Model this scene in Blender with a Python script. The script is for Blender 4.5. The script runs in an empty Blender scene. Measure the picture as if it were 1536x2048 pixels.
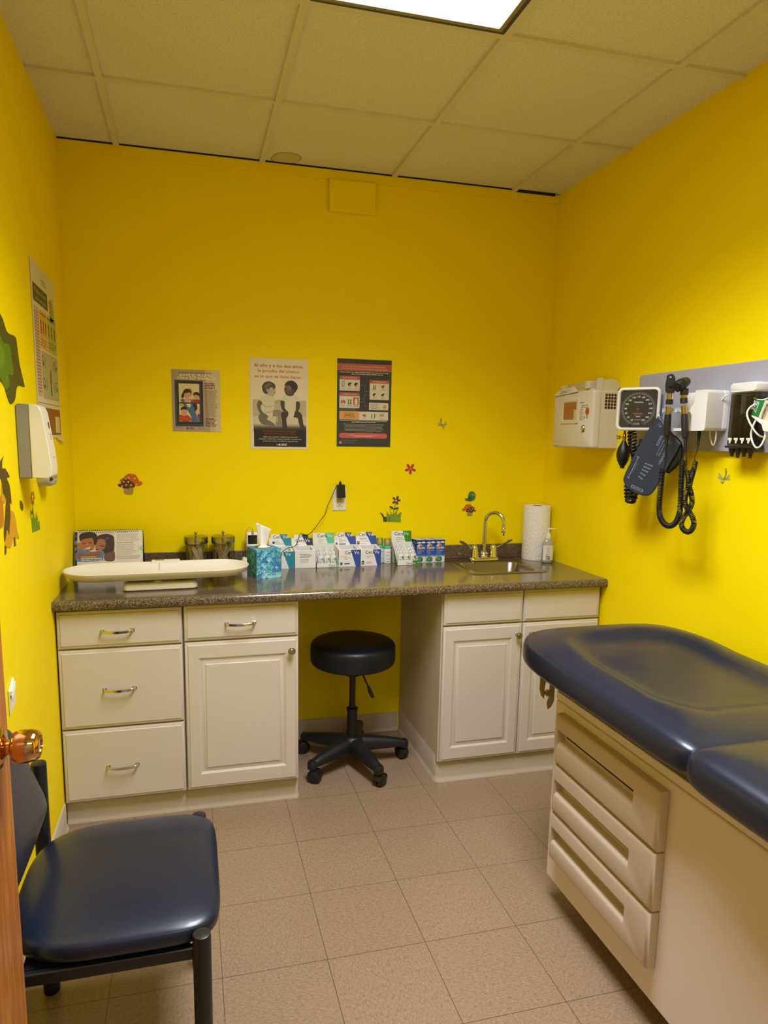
import bpy, bmesh, math, random
from mathutils import Vector, Matrix
from mathutils.geometry import tessellate_polygon
PI = math.pi
random.seed(7)
SC = bpy.context.scene
COL = SC.collection

# ------------------------------------------------------------------ camera
W, H = 2.312, 2.724            # room width (X) and ceiling height (Z); back wall is Y = 0
CAM = Vector((0.5047, -3.2856, 1.5317))
ROT = (1.4184, -0.0154, -0.2528)
FPX, PX, PY = 1370.24, -30.48, 58.97
cd = bpy.data.cameras.new('camera')
cam = bpy.data.objects.new('camera', cd)
COL.objects.link(cam)
cam.location = CAM
cam.rotation_euler = ROT
cd.sensor_fit = 'HORIZONTAL'
cd.sensor_width = 36
cd.lens = FPX * 36 / 1536
cd.shift_x = -PX / 1536
cd.shift_y = PY / 1536
cd.clip_start = 0.02
SC.camera = cam
CM = Matrix.Rotation(ROT[2], 3, 'Z') @ Matrix.Rotation(ROT[1], 3, 'Y') @ Matrix.Rotation(ROT[0], 3, 'X')

def at(u, v, X=None, Y=None, Z=None):
    """point of a real surface (a wall, the counter) seen at a photo position"""
    d = CM @ Vector(((u - PX - 768) / FPX, -(v - PY - 1024) / FPX, -1))
    if X is not None: t = (X - CAM.x) / d.x
    elif Y is not None: t = (Y - CAM.y) / d.y
    else: t = (Z - CAM.z) / d.z
    return CAM + d * t

# ------------------------------------------------------------------ world, light level, exposure
wd = bpy.data.worlds.new('world')
SC.world = wd
wd.use_nodes = True
wd.node_tree.nodes['Background'].inputs[0].default_value = (0.80, 0.86, 1.0, 1)
wd.node_tree.nodes['Background'].inputs[1].default_value = 0.35
SC.view_settings.view_transform = 'Standard'
SC.view_settings.look = 'None'
SC.view_settings.gamma = 1
SC.view_settings.use_curve_mapping = False
SC.view_settings.exposure = 0.07
LAMP = 3.0                      # emission of the fluorescent diffuser
al = bpy.data.lights.new('fluorescent_tubes', 'AREA'); al.shape = 'RECTANGLE'; al.size = .54; al.size_y = 1.14; al.energy = 42; al.spread = math.radians(128); al.color = (.92, .96, 1.06)
alo = bpy.data.objects.new('fluorescent_tubes', al); COL.objects.link(alo); alo.location = (1.148, -1.799, 2.7195)

# ------------------------------------------------------------------ materials
def lin(h):
    if isinstance(h, str):
        c = [int(h[i:i + 2], 16) / 255 for i in (0, 2, 4)]
    else:
        c = [x / 255 for x in h]
    return tuple(x / 12.92 if x <= .04045 else ((x + .055) / 1.055) ** 2.4 for x in c) + (1,)

_m = {}
def mat(name, col='ffffff', rough=.5, metal=0, coat=0, emit=0, bump=None, spec=.5):
    if name in _m: return _m[name]
    m = bpy.data.materials.new(name); m.use_nodes = True; _m[name] = m
    b = m.node_tree.nodes['Principled BSDF']
    b.inputs['Base Color'].default_value = lin(col)
    b.inputs['Roughness'].default_value = rough
    b.inputs['Metallic'].default_value = metal
    b.inputs['Coat Weight'].default_value = coat
    b.inputs['Coat Roughness'].default_value = .1
    b.inputs['Specular IOR Level'].default_value = spec
    if emit:
        b.inputs['Emission Color'].default_value = (.93, .97, 1, 1)
        b.inputs['Emission Strength'].default_value = emit
    if bump:
        sc, st = bump[:2]
        nt = m.node_tree
        tc = nt.nodes.new('ShaderNodeTexCoord'); n = nt.nodes.new('ShaderNodeTexNoise')
        n.inputs['Scale'].default_value = sc; n.inputs['Detail'].default_value = 3
        bp = nt.nodes.new('ShaderNodeBump'); bp.inputs['Strength'].default_value = st
        bp.inputs['Distance'].default_value = bump[2] if len(bump) > 2 else .002
        nt.links.new(tc.outputs['Object'], n.inputs['Vector'])
        nt.links.new(n.outputs['Fac'], bp.inputs['Height'])
        nt.links.new(bp.outputs['Normal'], b.inputs['Normal'])
    return m

def ink(h, rough=.55):
    return mat('ink_' + h, h, rough)

class NT:
    def __init__(s, m): s.t = m.node_tree; s.b = s.t.nodes['Principled BSDF']
    def n(s, k, **kw):
        x = s.t.nodes.new('ShaderNode' + k)
        for a, b in kw.items():
            if a.startswith('i_'):
                key = a[2:]
                x.inputs[int(key) if key.isdigit() else key.replace('_', ' ')].default_value = b
            else: setattr(x, a, b)
        return x
    def l(s, a, b): s.t.links.new(a, b)
    def ramp(s, src, stops, interp='LINEAR'):
        r = s.n('ValToRGB'); r.color_ramp.interpolation = interp
        e = r.color_ramp.elements
        while len(e) < len(stops): e.new(.5)
        for i, (p, c) in enumerate(stops):
            e[i].position = p; e[i].color = lin(c)
        s.l(src, r.inputs[0]); return r.outputs[0]
    def mix(s, f, a, b):
        x = s.n('Mix', data_type='RGBA')
        for sock, v in ((x.inputs[0], f), (x.inputs[6], a), (x.inputs[7], b)):
            if hasattr(v, 'is_output'): s.l(v, sock)
            else: sock.default_value = lin(v) if isinstance(v, str) else v
        return x.outputs[2]
    def m(s, op, a, b=None):
        x = s.n('Math', operation=op)
        for i, v in enumerate((a, b)):
            if v is None: continue
            if hasattr(v, 'is_output'): s.l(v, x.inputs[i])
            else: x.inputs[i].default_value = v
        return x.outputs[0]

# wall paint
YEL = mat('yellow_wall_paint', 'fbe200', .60, bump=(260, .10, .001), spec=.12)
# ceiling tile
CEIL = mat('mineral_ceiling_tile', 'dccba2', .9)
q = NT(CEIL); tc = q.n('TexCoord')
n1 = q.n('TexNoise', i_Scale=150, i_Detail=5, i_Roughness=.75); q.l(tc.outputs['Object'], n1.inputs['Vector'])
n2 = q.n('TexNoise', i_Scale=3.2, i_Detail=2); q.l(tc.outputs['Object'], n2.inputs['Vector'])
c = q.ramp(n1.outputs['Fac'], [(.36, 'd4cfcb'), (.5, 'e8e3e0'), (.66, 'f2eeec')])
c = q.mix(q.m('MULTIPLY', n2.outputs['Fac'], .25), c, 'd8d0ca')
q.l(c, q.b.inputs['Base Color'])
bp = q.n('Bump', i_Strength=.5, i_Distance=.002); q.l(n1.outputs['Fac'], bp.inputs['Height']); q.l(bp.outputs[0], q.b.inputs['Normal'])
TBAR = mat('painted_grid_bar', 'ddd7d2', .5)
# vinyl floor tile, 12 inch grid
FX, FY, FT = 1.1687, -0.8933, .3048
FLOOR = mat('speckled_vinyl_tile', 'b49678', .38)
q = NT(FLOOR); tc = q.n('TexCoord')
sp = q.n('SeparateXYZ'); q.l(tc.outputs['Object'], sp.inputs[0])
gx = q.m('DIVIDE', q.m('SUBTRACT', sp.outputs[0], FX - 10 * FT), FT)
gy = q.m('DIVIDE', q.m('SUBTRACT', sp.outputs[1], FY - 20 * FT), FT)
def edge(g): return q.m('GREATER_THAN', q.m('ABSOLUTE', q.m('SUBTRACT', q.m('FRACT', g), .5)), .5 - .0034)
line = q.m('MAXIMUM', edge(gx), edge(gy))
par = q.m('MODULO', q.m('ADD', q.m('FLOOR', gx), q.m('FLOOR', gy)), 2)
mp = q.n('Mapping', i_Scale=(1, .45, 1)); q.l(tc.outputs['Object'], mp.inputs[0])
mp2 = q.n('Mapping', i_Scale=(.45, 1, 1)); q.l(tc.outputs['Object'], mp2.inputs[0])
mv = q.n('Mix', data_type='VECTOR'); q.l(par, mv.inputs[0]); q.l(mp.outputs[0], mv.inputs[4]); q.l(mp2.outputs[0], mv.inputs[5])
na = q.n('TexNoise', i_Scale=250, i_Detail=2, i_Roughness=.6); q.l(mv.outputs[1], na.inputs['Vector'])
nb = q.n('TexNoise', i_Scale=150, i_Detail=3, i_Roughness=.6); q.l(mv.outputs[1], nb.inputs['Vector'])
ng = q.n('TexNoise', i_Scale=2.2, i_Detail=3); q.l(tc.outputs['Object'], ng.inputs['Vector'])
c = q.ramp(na.outputs['Fac'], [(.30, '836a50'), (.42, 'a78c6e'), (.56, 'b59a7a'), (.70, 'cab296')])
d = q.ramp(nb.outputs['Fac'], [(.32, '8f7558'), (.46, 'b39878'), (.62, 'baa082'), (.74, 'd0bc9e')])
c = q.mix(.5, c, d)
wn = q.n('TexWhiteNoise', noise_dimensions='2D')
cb = q.n('CombineXYZ'); q.l(q.m('FLOOR', gx), cb.inputs[0]); q.l(q.m('FLOOR', gy), cb.inputs[1]); q.l(cb.outputs[0], wn.inputs['Vector'])
c = q.mix(q.m('MULTIPLY', wn.outputs['Value'], .10), c, '8f7860')
mu = q.n('Mix', data_type='RGBA', blend_type='MULTIPLY'); mu.inputs[0].default_value = 1; q.l(c, mu.inputs[6]); mu.inputs[7].default_value = (.645, .615, .60, 1); c = mu.outputs[2]
c = q.mix(q.m('MULTIPLY', line, .75), c, '3c2c20')
q.l(c, q.b.inputs['Base Color'])
q.l(q.m('ADD', q.m('MULTIPLY', ng.outputs['Fac'], .25), .22), q.b.inputs['Roughness'])
# granite laminate
GRAN = mat('speckled_laminate', '6e5c50', .16, coat=.25)
q = NT(GRAN); tc = q.n('TexCoord')
na = q.n('TexNoise', i_Scale=210, i_Detail=3, i_Roughness=.7); q.l(tc.outputs['Object'], na.inputs['Vector'])
vb = q.n('TexVoronoi', i_Scale=330); q.l(tc.outputs['Object'], vb.inputs['Vector'])
c = q.ramp(na.outputs['Fac'], [(.36, '2a2016'), (.46, '524231'), (.55, '75624c'), (.66, '9e8b6c')])
c = q.mix(.25, c, q.ramp(vb.outputs['Color'], [(.2, '2e241a'), (.6, '64523e'), (.9, '9c8c72')]))
q.l(c, q.b.inputs['Base Color'])
# orange birch door
WOOD = mat('orange_birch_veneer', 'b87434', .42)
q = NT(WOOD); tc = q.n('TexCoord'); mp = q.n('Mapping', i_Scale=(9, 9, .8)); q.l(tc.outputs['Object'], mp.inputs[0])
na = q.n('TexNoise', i_Scale=6, i_Detail=5, i_Distortion=1.2); q.l(mp.outputs[0], na.inputs['Vector'])
q.l(q.ramp(na.outputs['Fac'], [(.3, '94541a'), (.5, 'a86422'), (.7, 'b8762e')]), q.b.inputs['Base Color'])

CAB = mat('cream_cabinet_laminate', 'cfc4b8', .33)
CABIN = mat('cabinet_carcass', 'cabfae', .5)
COVE = mat('cream_vinyl_cove_base', 'bfb29e', .42)
CHROME = mat('polished_chrome', 'd8d8d8', .10, 1)
SATIN = mat('satin_nickel', 'b0a593', .28, 1)
STEEL = mat('brushed_sink_steel', '9a948a', .30, 1)
BRASS = mat('polished_brass', 'dcae70', .08, 1)
NAVY = mat('navy_vinyl_upholstery', '131c30', .33, coat=.12, bump=(420, .06, .001))
NAVYD = mat('dark_navy_stool_vinyl', '0e1320', .42, bump=(420, .06, .001))
BLK = mat('black_plastic', '17181b', .42, bump=(500, .05, .001))
BLKM = mat('black_powder_coat', '1a1a1e', .38)
RUB = mat('black_rubber', '101114', .45)
TAN = mat('tan_moulded_plastic', 'c6b4a2', .45, bump=(300, .06, .001))
TANP = mat('tan_table_panel', 'e2d2c8', .42, bump=(380, .08, .001))
TAND = mat('dark_table_recess', '2a241f', .7)
WHITE = mat('white_plastic', 'e8e6e2', .35)
OFFW = mat('off_white_plastic', 'e9e2d2', .30)
PUTTY = mat('putty_plastic', 'd6ccba', .40)
GREYP = mat('grey_plastic', '8e8a86', .45)
LGREY = mat('light_grey_plastic', 'b9b8ba', .4)
BOARD = mat('lavender_grey_board', 'a6a6b4', .45)
PAPER = mat('white_paper', 'ece8de', .7)
CARD = mat('white_carton', 'e9e8e6', .5)
LAMPM = mat('lamp_diffuser', 'ffffff', .5, emit=LAMP)
HALLFILL = mat('hall_fill_panel', 'ffffff', .5, emit=6)

def clearmat(name, tint='f4f6f4', amt=.10, rough=.03):
    m = bpy.data.materials.new(name); m.use_nodes = True; _m[name] = m
    t = m.node_tree; t.nodes.remove(t.nodes['Principled BSDF'])
    tr = t.nodes.new('ShaderNodeBsdfTransparent'); tr.inputs[0].default_value = lin(tint)
    gl = t.nodes.new('ShaderNodeBsdfGlossy'); gl.inputs['Roughness'].default_value = rough
    lw = t.nodes.new('ShaderNodeLayerWeight'); lw.inputs[0].default_value = .35
    mu = t.nodes.new('ShaderNodeMath'); mu.operation = 'MULTIPLY_ADD'; mu.inputs[1].default_value = .55; mu.inputs[2].default_value = amt * .5
    mx = t.nodes.new('ShaderNodeMixShader')
    t.links.new(lw.outputs['Fresnel'], mu.inputs[0]); t.links.new(mu.outputs[0], mx.inputs[0])
    t.links.new(tr.outputs[0], mx.inputs[1]); t.links.new(gl.outputs[0], mx.inputs[2])
    t.links.new(mx.outputs[0], t.nodes['Material Output'].inputs[0])
    return m
GLASS = clearmat('clear_jar_glass', 'eef2ee')
CLEAR = clearmat('clear_smoky_plastic', 'c8c4bc', .12, .12)
CLEARW = clearmat('clear_bottle_plastic', 'e4e8e4', .14, .15)

# ------------------------------------------------------------------ geometry helpers
def frame(o, ex, ey):
    ex = Vector(ex).normalized(); ey = Vector(ey).normalized(); ez = ex.cross(ey)
    m = Matrix.Identity(4)
    for i in range(3):
        m[i][0], m[i][1], m[i][2], m[i][3] = ex[i], ey[i], ez[i], o[i]
    return m
def F_back(x, z, y=0): return frame((x, y, z), (1, 0, 0), (0, 0, 1))      # seen from the room, normal -Y
def F_left(y, z, x=0): return frame((x, y, z), (0, 1, 0), (0, 0, 1))      # normal +X
def F_right(y, z, x=W): return frame((x, y, z), (0, -1, 0), (0, 0, 1))    # normal -X
def F_yaw(x, y, z, a): return Matrix.Translation((x, y, z)) @ Matrix.Rotation(math.radians(a), 4, 'Z')

def cr(pts, n=8, closed=False):
    P = [Vector(p) for p in pts]; out = []; N = len(P)
    R = range(N if closed else N - 1)
    for i in R:
        if closed: a, b, c_, d_ = P[i - 1], P[i], P[(i + 1) % N], P[(i + 2) % N]
        else: a, b, c_, d_ = P[max(i - 1, 0)], P[i], P[i + 1], P[min(i + 2, N - 1)]
        for k in range(n):
            t = k / n
            out.append(.5 * ((2 * b) + (c_ - a) * t + (2 * a - 5 * b + 4 * c_ - d_) * t * t + (3 * b - a - 3 * c_ + d_) * t ** 3))
    if not closed: out.append(P[-1])
    return out

def rrect(x0, y0, x1, y1, r, n=5):
    o = []
    for cx, cy, a in ((x1 - r, y1 - r, 0), (x0 + r, y1 - r, 90), (x0 + r, y0 + r, 180), (x1 - r, y0 + r, 270)):
        for k in range(n + 1):
            t = math.radians(a + 90 * k / n); o.append((cx + r * math.cos(t), cy + r * math.sin(t)))
    return o
def ell(cx, cy, rx, ry=None, n=20, rot=0):
    ry = rx if ry is None else ry
    c_, s_ = math.cos(rot), math.sin(rot)
    return [(cx + rx * math.cos(t) * c_ - ry * math.sin(t) * s_, cy + rx * math.cos(t) * s_ + ry * math.sin(t) * c_)
            for t in (2 * PI * k / n for k in range(n))]

_tx = {}
def textmesh(s, bold=0, res=2):
    k = (s, bold, res)
    if k not in _tx:
        cu = bpy.data.curves.new('t', 'FONT'); cu.body = s; cu.size = 1; cu.offset = bold; cu.resolution_u = res
        ob = bpy.data.objects.new('t', cu)
        me = bpy.data.meshes.new_from_object(ob)
        _tx[k] = ([tuple(v.co) for v in me.vertices], [tuple(p.vertices) for p in me.polygons])
        bpy.data.objects.remove(ob); bpy.data.curves.remove(cu); bpy.data.meshes.remove(me)
    return _tx[k]

class MB:
    """collects shapes (world coordinates) for ONE mesh object"""
    def __init__(s, m=None, M=None):
        s.v = []; s.f = []; s.fm = []; s.mats = []; s.M = M or Matrix.Identity(4); s.cur = 0
        if m: s.use(m)
    def use(s, m):
        if m not in s.mats: s.mats.append(m)
        s.cur = s.mats.index(m); return s
    def add(s, vs, fs, M=None):
        b = len(s.v); M = M or s.M
        s.v += [M @ Vector(p) if len(p) == 3 else M @ Vector((p[0], p[1], 0)) for p in vs]
        for f in fs:
            s.f.append(tuple(b + i for i in f)); s.fm.append(s.cur)
        return s
    def box(s, x0, x1, y0, y1, z0, z1):
        x0, x1 = min(x0, x1), max(x0, x1); y0, y1 = min(y0, y1), max(y0, y1); z0, z1 = min(z0, z1), max(z0, z1)
        v = [(x0, y0, z0), (x1, y0, z0), (x1, y1, z0), (x0, y1, z0), (x0, y0, z1), (x1, y0, z1), (x1, y1, z1), (x0, y1, z1)]
        return s.add(v, [(3, 2, 1, 0), (4, 5, 6, 7), (0, 1, 5, 4), (1, 2, 6, 5), (2, 3, 7, 6), (3, 0, 4, 7)])
    def hull8(s, v):
        return s.add(v, [(3, 2, 1, 0), (4, 5, 6, 7), (0, 1, 5, 4), (1, 2, 6, 5), (2, 3, 7, 6), (3, 0, 4, 7)])
    def poly(s, pts, z=0.0):
        P = [Vector((p[0], p[1], 0)) for p in pts]
        tr = tessellate_polygon([P])
        fs = []
        for t in tr:
            a, b, c_ = (P[i] for i in t)
            fs.append(t if (b - a).cross(c_ - a).z > 0 else (t[0], t[2], t[1]))
        return s.add([(p.x, p.y, z) for p in P], fs)
    def prism(s, pts, z0, z1):
        n = len(pts)
        P = [Vector((p[0], p[1], 0)) for p in pts]
        ar = sum(P[i].x * P[(i + 1) % n].y - P[(i + 1) % n].x * P[i].y for i in range(n))
        if ar < 0: P.reverse()
        tr = tessellate_polygon([P]); fs = []
        for t in tr:
            a, b, c_ = (P[i] for i in t)
            t = t if (b - a).cross(c_ - a).z > 0 else (t[0], t[2], t[1])
            fs.append(tuple(i + n for i in t)); fs.append((t[2], t[1], t[0]))
        fs += [(i, (i + 1) % n, (i + 1) % n + n, i + n) for i in range(n)]
        return s.add([(p.x, p.y, z0) for p in P] + [(p.x, p.y, z1) for p in P], fs)
    def lathe(s, prof, c=(0, 0, 0), n=32, axis='Z', a0=0):
        vs = []; fs = []
        for r, z in prof:
            for k in range(n):
                t = 2 * PI * k / n + a0
                p = (r * math.cos(t), r * math.sin(t), z)
                if axis == 'X': p = (p[2], p[0], p[1])
                if axis == 'Y': p = (p[1], p[2], p[0])
                vs.append((p[0] + c[0], p[1] + c[1], p[2] + c[2]))
        for i in range(len(prof) - 1):
            for k in range(n):
                k2 = (k + 1) % n
                fs.append((i * n + k, i * n + k2, (i + 1) * n + k2, (i + 1) * n + k))
        if prof[0][0] > 1e-6: fs.append(tuple(reversed(range(n))))
        if prof[-1][0] > 1e-6: fs.append(tuple((len(prof) - 1) * n + k for k in range(n)))
        return s.add(vs, fs)
    def tube(s, path, r, n=10, caps=True, closed=False):
        P = [Vector(p) for p in path]; N = len(P)
        rs = r if isinstance(r, (list, tuple)) else [r] * N
        T = []
        for i in range(N):
            a = P[i - 1] if (i or closed) else P[0]; b = P[(i + 1) % N] if (i < N - 1 or closed) else P[-1]
            T.append((b - a).normalized())
        u = T[0].orthogonal().normalized(); vs = []; fs = []
        for i in range(N):
            u = (u - T[i] * u.dot(T[i])).normalized(); w = T[i].cross(u)
            for k in range(n):
                t = 2 * PI * k / n
                vs.append(tuple(P[i] + (u * math.cos(t) + w * math.sin(t)) * rs[i]))
        for i in range(N if closed else N - 1):
            j = (i + 1) % N
            for k in range(n):
                k2 = (k + 1) % n
                fs.append((i * n + k, i * n + k2, j * n + k2, j * n + k))
        if caps and not closed:
            fs.append(tuple(reversed(range(n)))); fs.append(tuple((N - 1) * n + k for k in range(n)))
        return s.add(vs, fs)
    def coil(s, path, R, pitch, r, n=6, seg=12):
        P = [Vector(p) for p in path]
        L = [0]
        for i in range(1, len(P)): L.append(L[-1] + (P[i] - P[i - 1]).length)
        T = [(P[min(i + 1, len(P) - 1)] - P[max(i - 1, 0)]).normalized() for i in range(len(P))]
        U = []; u = T[0].orthogonal().normalized()
        for t in T: u = (u - t * u.dot(t)).normalized(); U.append(u.copy())
        m = max(2, int(L[-1] / pitch * seg)); out = []; j = 0
        for k in range(m + 1):
            d = L[-1] * k / m
            while j < len(L) - 2 and L[j + 1] < d: j += 1
            f = (d - L[j]) / max(1e-9, L[j + 1] - L[j]); f = min(1, max(0, f))
            p = P[j].lerp(P[j + 1], f); t = T[j].lerp(T[j + 1], f).normalized(); u = U[j].lerp(U[j + 1], f); u = (u - t * u.dot(t)).normalized()
            w = t.cross(u); a = 2 * PI * d / pitch
            out.append(p + (u * math.cos(a) + w * math.sin(a)) * R)
        return s.tube(out, r, n)
    def rings(s, loops, fill=True, back=None):
        """nested loops of equal length [(points2d, z)...] joined by quads, last one filled"""
        n = len(loops[0][0]); vs = []; fs = []
        for pts, z in loops: vs += [(p[0], p[1], z) for p in pts]
        for i in range(len(loops) - 1):
            for k in range(n):
                k2 = (k + 1) % n
                fs.append((i * n + k, i * n + k2, (i + 1) * n + k2, (i + 1) * n + k))
        if fill: fs.append(tuple((len(loops) - 1) * n + k for k in range(n)))
        if back: fs.append(tuple(reversed(range(n))))
        return s.add(vs, fs)
    def panel(s, specs, back=True):
        """specs: [(x0,y0,x1,y1,z)...] nested rectangles (raised or sunk panel)"""
        return s.rings([([(a, b), (c_, b), (c_, d_), (a, d_)], z) for a, b, c_, d_, z in specs], True, back)
    def sq(s, a, b, h, e1, e2, c=(0, 0, 0), nu=64, nv=20, top=None, vmin=-90, e1q=None):
        """superellipsoid; top(x,y)->dz dents or raises the upper half"""
        def pw(x, e): return math.copysign(abs(x) ** e, x)
        vs = []; fs = []
        for j in range(1, nv):
            ph = math.radians(vmin + (90 - vmin) * j / nv)
            for i in range(nu):
                th = 2 * PI * (i + .5) / nu
                cz = pw(math.cos(ph), e2); e_ = e1q(math.cos(th), math.sin(th)) if e1q else e1
                x = pw(math.cos(th), e_) * cz; y = pw(math.sin(th), e_) * cz; z = pw(math.sin(ph), e2)
                dz = top(x, y) * max(0, z) if top else 0
                vs.append((c[0] + a * x, c[1] + b * y, c[2] + h * z + dz))
        k = len(vs)
        vs += [(c[0], c[1], c[2] - h), (c[0], c[1], c[2] + h + (top(0, 0) if top else 0))]
        for j in range(nv - 2):
            for i in range(nu):
                i2 = (i + 1) % nu
                fs.append((j * nu + i, j * nu + i2, (j + 1) * nu + i2, (j + 1) * nu + i))
        for i in range(nu):
            i2 = (i + 1) % nu
            fs.append((k, i2, i)); fs.append((k + 1, (nv - 2) * nu + i, (nv - 2) * nu + i2))
        return s.add(vs, fs)
    def puff(s, pts, t, n=7, flat=.0):
        """pillow over an outline: scaled copies of it, thickest in the middle"""
        cx = sum(p[0] for p in pts) / len(pts); cy = sum(p[1] for p in pts) / len(pts)
        L = []
        for j in range(-n, n + 1):
            a = PI / 2 * j / (n + .35)
            r = math.cos(a) ** .45; z = t * math.sin(a)
            L.append(([(cx + (p[0] - cx) * r, cy + (p[1] - cy) * r) for p in pts], z))
        return s.rings(L, True, True)
    def text(s, t, x, y, h, z, al='C', bold=0, wid=None, res=2):
        v, f = textmesh(t, bold, res)
        if not v: return s
        x0 = min(p[0] for p in v); x1 = max(p[0] for p in v)
        k = h / .69; kx = k
        if wid: kx = wid / max(1e-6, x1 - x0)
        off = {'C': -(x0 + x1) / 2, 'L': -x0, 'R': -x1}[al]
        return s.add([((p[0] + off) * kx + x, p[1] * k + y, z) for p in v], f)

LAY = .00022
class PR(MB):
    """printing on a flat sheet; L = layer above the sheet"""
    def P(s, pts, col, L=1): s.use(ink(col)); return s.poly(pts, L * LAY)
    def S(s, pts, col, L=1, n=5): return s.P([(p.x, p.y) for p in cr([(a, b, 0) for a, b in pts], n, True)], col, L)
    def Rr(s, x0, y0, x1, y1, col, L=1, r=0):
        return s.P(rrect(x0, y0, x1, y1, r) if r else [(x0, y0), (x1, y0), (x1, y1), (x0, y1)], col, L)
    def E(s, cx, cy, rx, ry, col, L=1, rot=0, n=20): return s.P(ell(cx, cy, rx, ry, n, rot), col, L)
    def T(s, t, x, y, h, col, L=3, **k): s.use(ink(col)); return s.text(t, x, y, h, L * LAY, **k)
    def bars(s, x0, x1, y, h, n, pitch, col, L=2, al='L', var=.25):
        """lines of print too small to read"""
        s.use(ink(col))
        for i in range(n):
            yy = y - i * pitch; wd_ = (x1 - x0) * (1 - var * random.random())
            a = x0 if al == 'L' else (x0 + x1 - wd_) / 2
            x = a
            while x < a + wd_:
                w_ = min((2 + 5 * random.random()) * h * 1.1, a + wd_ - x)
                s.poly([(x, yy), (x + w_, yy), (x + w_, yy + h), (x, yy + h)], L * LAY)
                x += w_ + h * .8
        return s

# ------------------------------------------------------------------ objects
ORG = {}
def emit(name, mb, parent=None, origin=None, bev=None, smooth=35, sub=0):
    xs = [p.x for p in mb.v]; ys = [p.y for p in mb.v]; zs = [p.z for p in mb.v]
    if origin is None:
        origin = Vector(((min(xs) + max(xs)) / 2, (min(ys) + max(ys)) / 2, (min(zs) + max(zs)) / 2 if parent else min(zs)))
    origin = Vector(origin)
    me = bpy.data.meshes.new(name)
    me.from_pydata([tuple(p - origin) for p in mb.v], [], mb.f)
    for m in mb.mats: me.materials.append(m)
    me.polygons.foreach_set('material_index', mb.fm)
    me.update()
    if smooth:
        me.polygons.foreach_set('use_smooth', [True] * len(me.polygons))
        me.set_sharp_from_angle(angle=math.radians(smooth))
    o = bpy.data.objects.new(name, me); COL.objects.link(o)
    ORG[o] = origin
    if parent: o.parent = parent; o.location = origin - ORG[parent]
    else: o.location = origin
    if bev:
        b = o.modifiers.new('bevel', 'BEVEL'); b.width = bev; b.segments = 3; b.limit_method = 'ANGLE'; b.angle_limit = math.radians(40)
        b.harden_normals = True
    if sub:
        u = o.modifiers.new('sub', 'SUBSURF'); u.levels = sub; u.render_levels = sub
    return o
def tag(o, label, cat, group=None, kind=None):
    o['label'] = label; o['category'] = cat
    if group: o['group'] = group
    if kind: o['kind'] = kind
    return o
def thing(name, label, cat, loc, group=None):
    o = bpy.data.objects.new(name, None); COL.objects.link(o)
    o.location = loc; ORG[o] = Vector(loc); o.empty_display_size = .05
    return tag(o, label, cat, group)
def struct(name, mb, label=None, **k):
    o = emit(name, mb, origin=(0, 0, 0), **k); o['kind'] = 'structure'
    if label: o['label'] = label
    return o
def dup(root, delta, label=None, depth=0):
    def cp(o, par):
        c_ = o.copy(); COL.objects.link(c_)
        if par: c_.parent = par
        for ch in o.children: cp(ch, c_)
        return c_
    r = cp(root, None); r.location = root.location + Vector(delta); ORG[r] = ORG[root] + Vector(delta)
    if label: r['label'] = label
    return r

# ================================================================== THE ROOM
YF = -3.0                       # inner face of the wall with the doorway; the camera stands just outside it
b = MB(FLOOR); b.box(-.12, W + .12, -4.6, .12, -.05, 0); struct('floor', b, smooth=0)
GX, GY, GT = .2337, -.5803, .6096
b = MB(CEIL)
# ceiling tiles with the opening for the lamp
lx0, lx1, ly0, ly1 = GX + GT, GX + 2 * GT, GY - 3 * GT, GY - GT
zc = H + .009
b.box(0, lx0, YF, 0, zc, zc + .02); b.box(lx1, W, YF, 0, zc, zc + .02)
b.box(lx0, lx1, ly1, 0, zc, zc + .02); b.box(lx0, lx1, YF, ly0, zc, zc + .02)
b.use(mat('water_stain', 'b49c70', .9))
st = [(p.x, p.y) for p in cr([tuple(at(u, v, Z=H))[:2] + (0,) for u, v in [(541, 322), (549, 313), (563, 309), (580, 310), (596, 313), (603, 321), (596, 328), (584, 331), (566, 331), (552, 330)]], 5, True)]
cxs = sum(p[0] for p in st) / len(st); cys = sum(p[1] for p in st) / len(st)
s2 = [(cxs + (x - cxs) * .93, cys + (y - cys) * .9) for x, y in st]
n = len(st)
b.add([(x, y, zc - .0006) for x, y in st] + [(x, y, zc - .0006) for x, y in s2], [(i, i + n, (i + 1) % n + n, (i + 1) % n) for i in range(n)])
b.use(mat('pale_water_stain', 'd2c6b0', .9)); b.add([(x, y, zc - .0009) for x, y in s2], [tuple(reversed(range(n)))])
struct('ceiling', b, smooth=0)
b = MB(TBAR)
for i in range(4):
    x = GX + i * GT
    if i in (1, 2): b.box(x - .012, x + .012, YF, 0, H - .002, zc)
    else: b.box(x - .012, x + .012, YF, 0, H - .002, zc)
for j in range(5):
    y = GY - j * GT
    if j == 2: 
        b.box(0, lx0 - .012, y - .012, y + .012, H - .0016, zc); b.box(lx1 + .012, W, y - .012, y + .012, H - .0016, zc)
    elif y - .012 > YF: b.box(0, W, y - .012, y + .012, H - .0016, zc)
struct('trim_1', b, 'painted ceiling grid bars', smooth=0)
b = MB(mat('plenum_gap_shade', '1c1812', .9))  # shade of the ceiling edge gaps, painted as dark strips
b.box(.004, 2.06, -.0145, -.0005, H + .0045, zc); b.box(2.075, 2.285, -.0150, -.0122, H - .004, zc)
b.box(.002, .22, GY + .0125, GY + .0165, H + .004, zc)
struct('trim_2', b, 'dark strips painted as shade in the gap between ceiling tiles and wall', smooth=0)
b = MB(YEL); b.box(.0, W, -.012, .0, H - .036, H + .0035); struct('trim_3', b, 'yellow painted edge strip under the ceiling', bev=.002)

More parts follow.
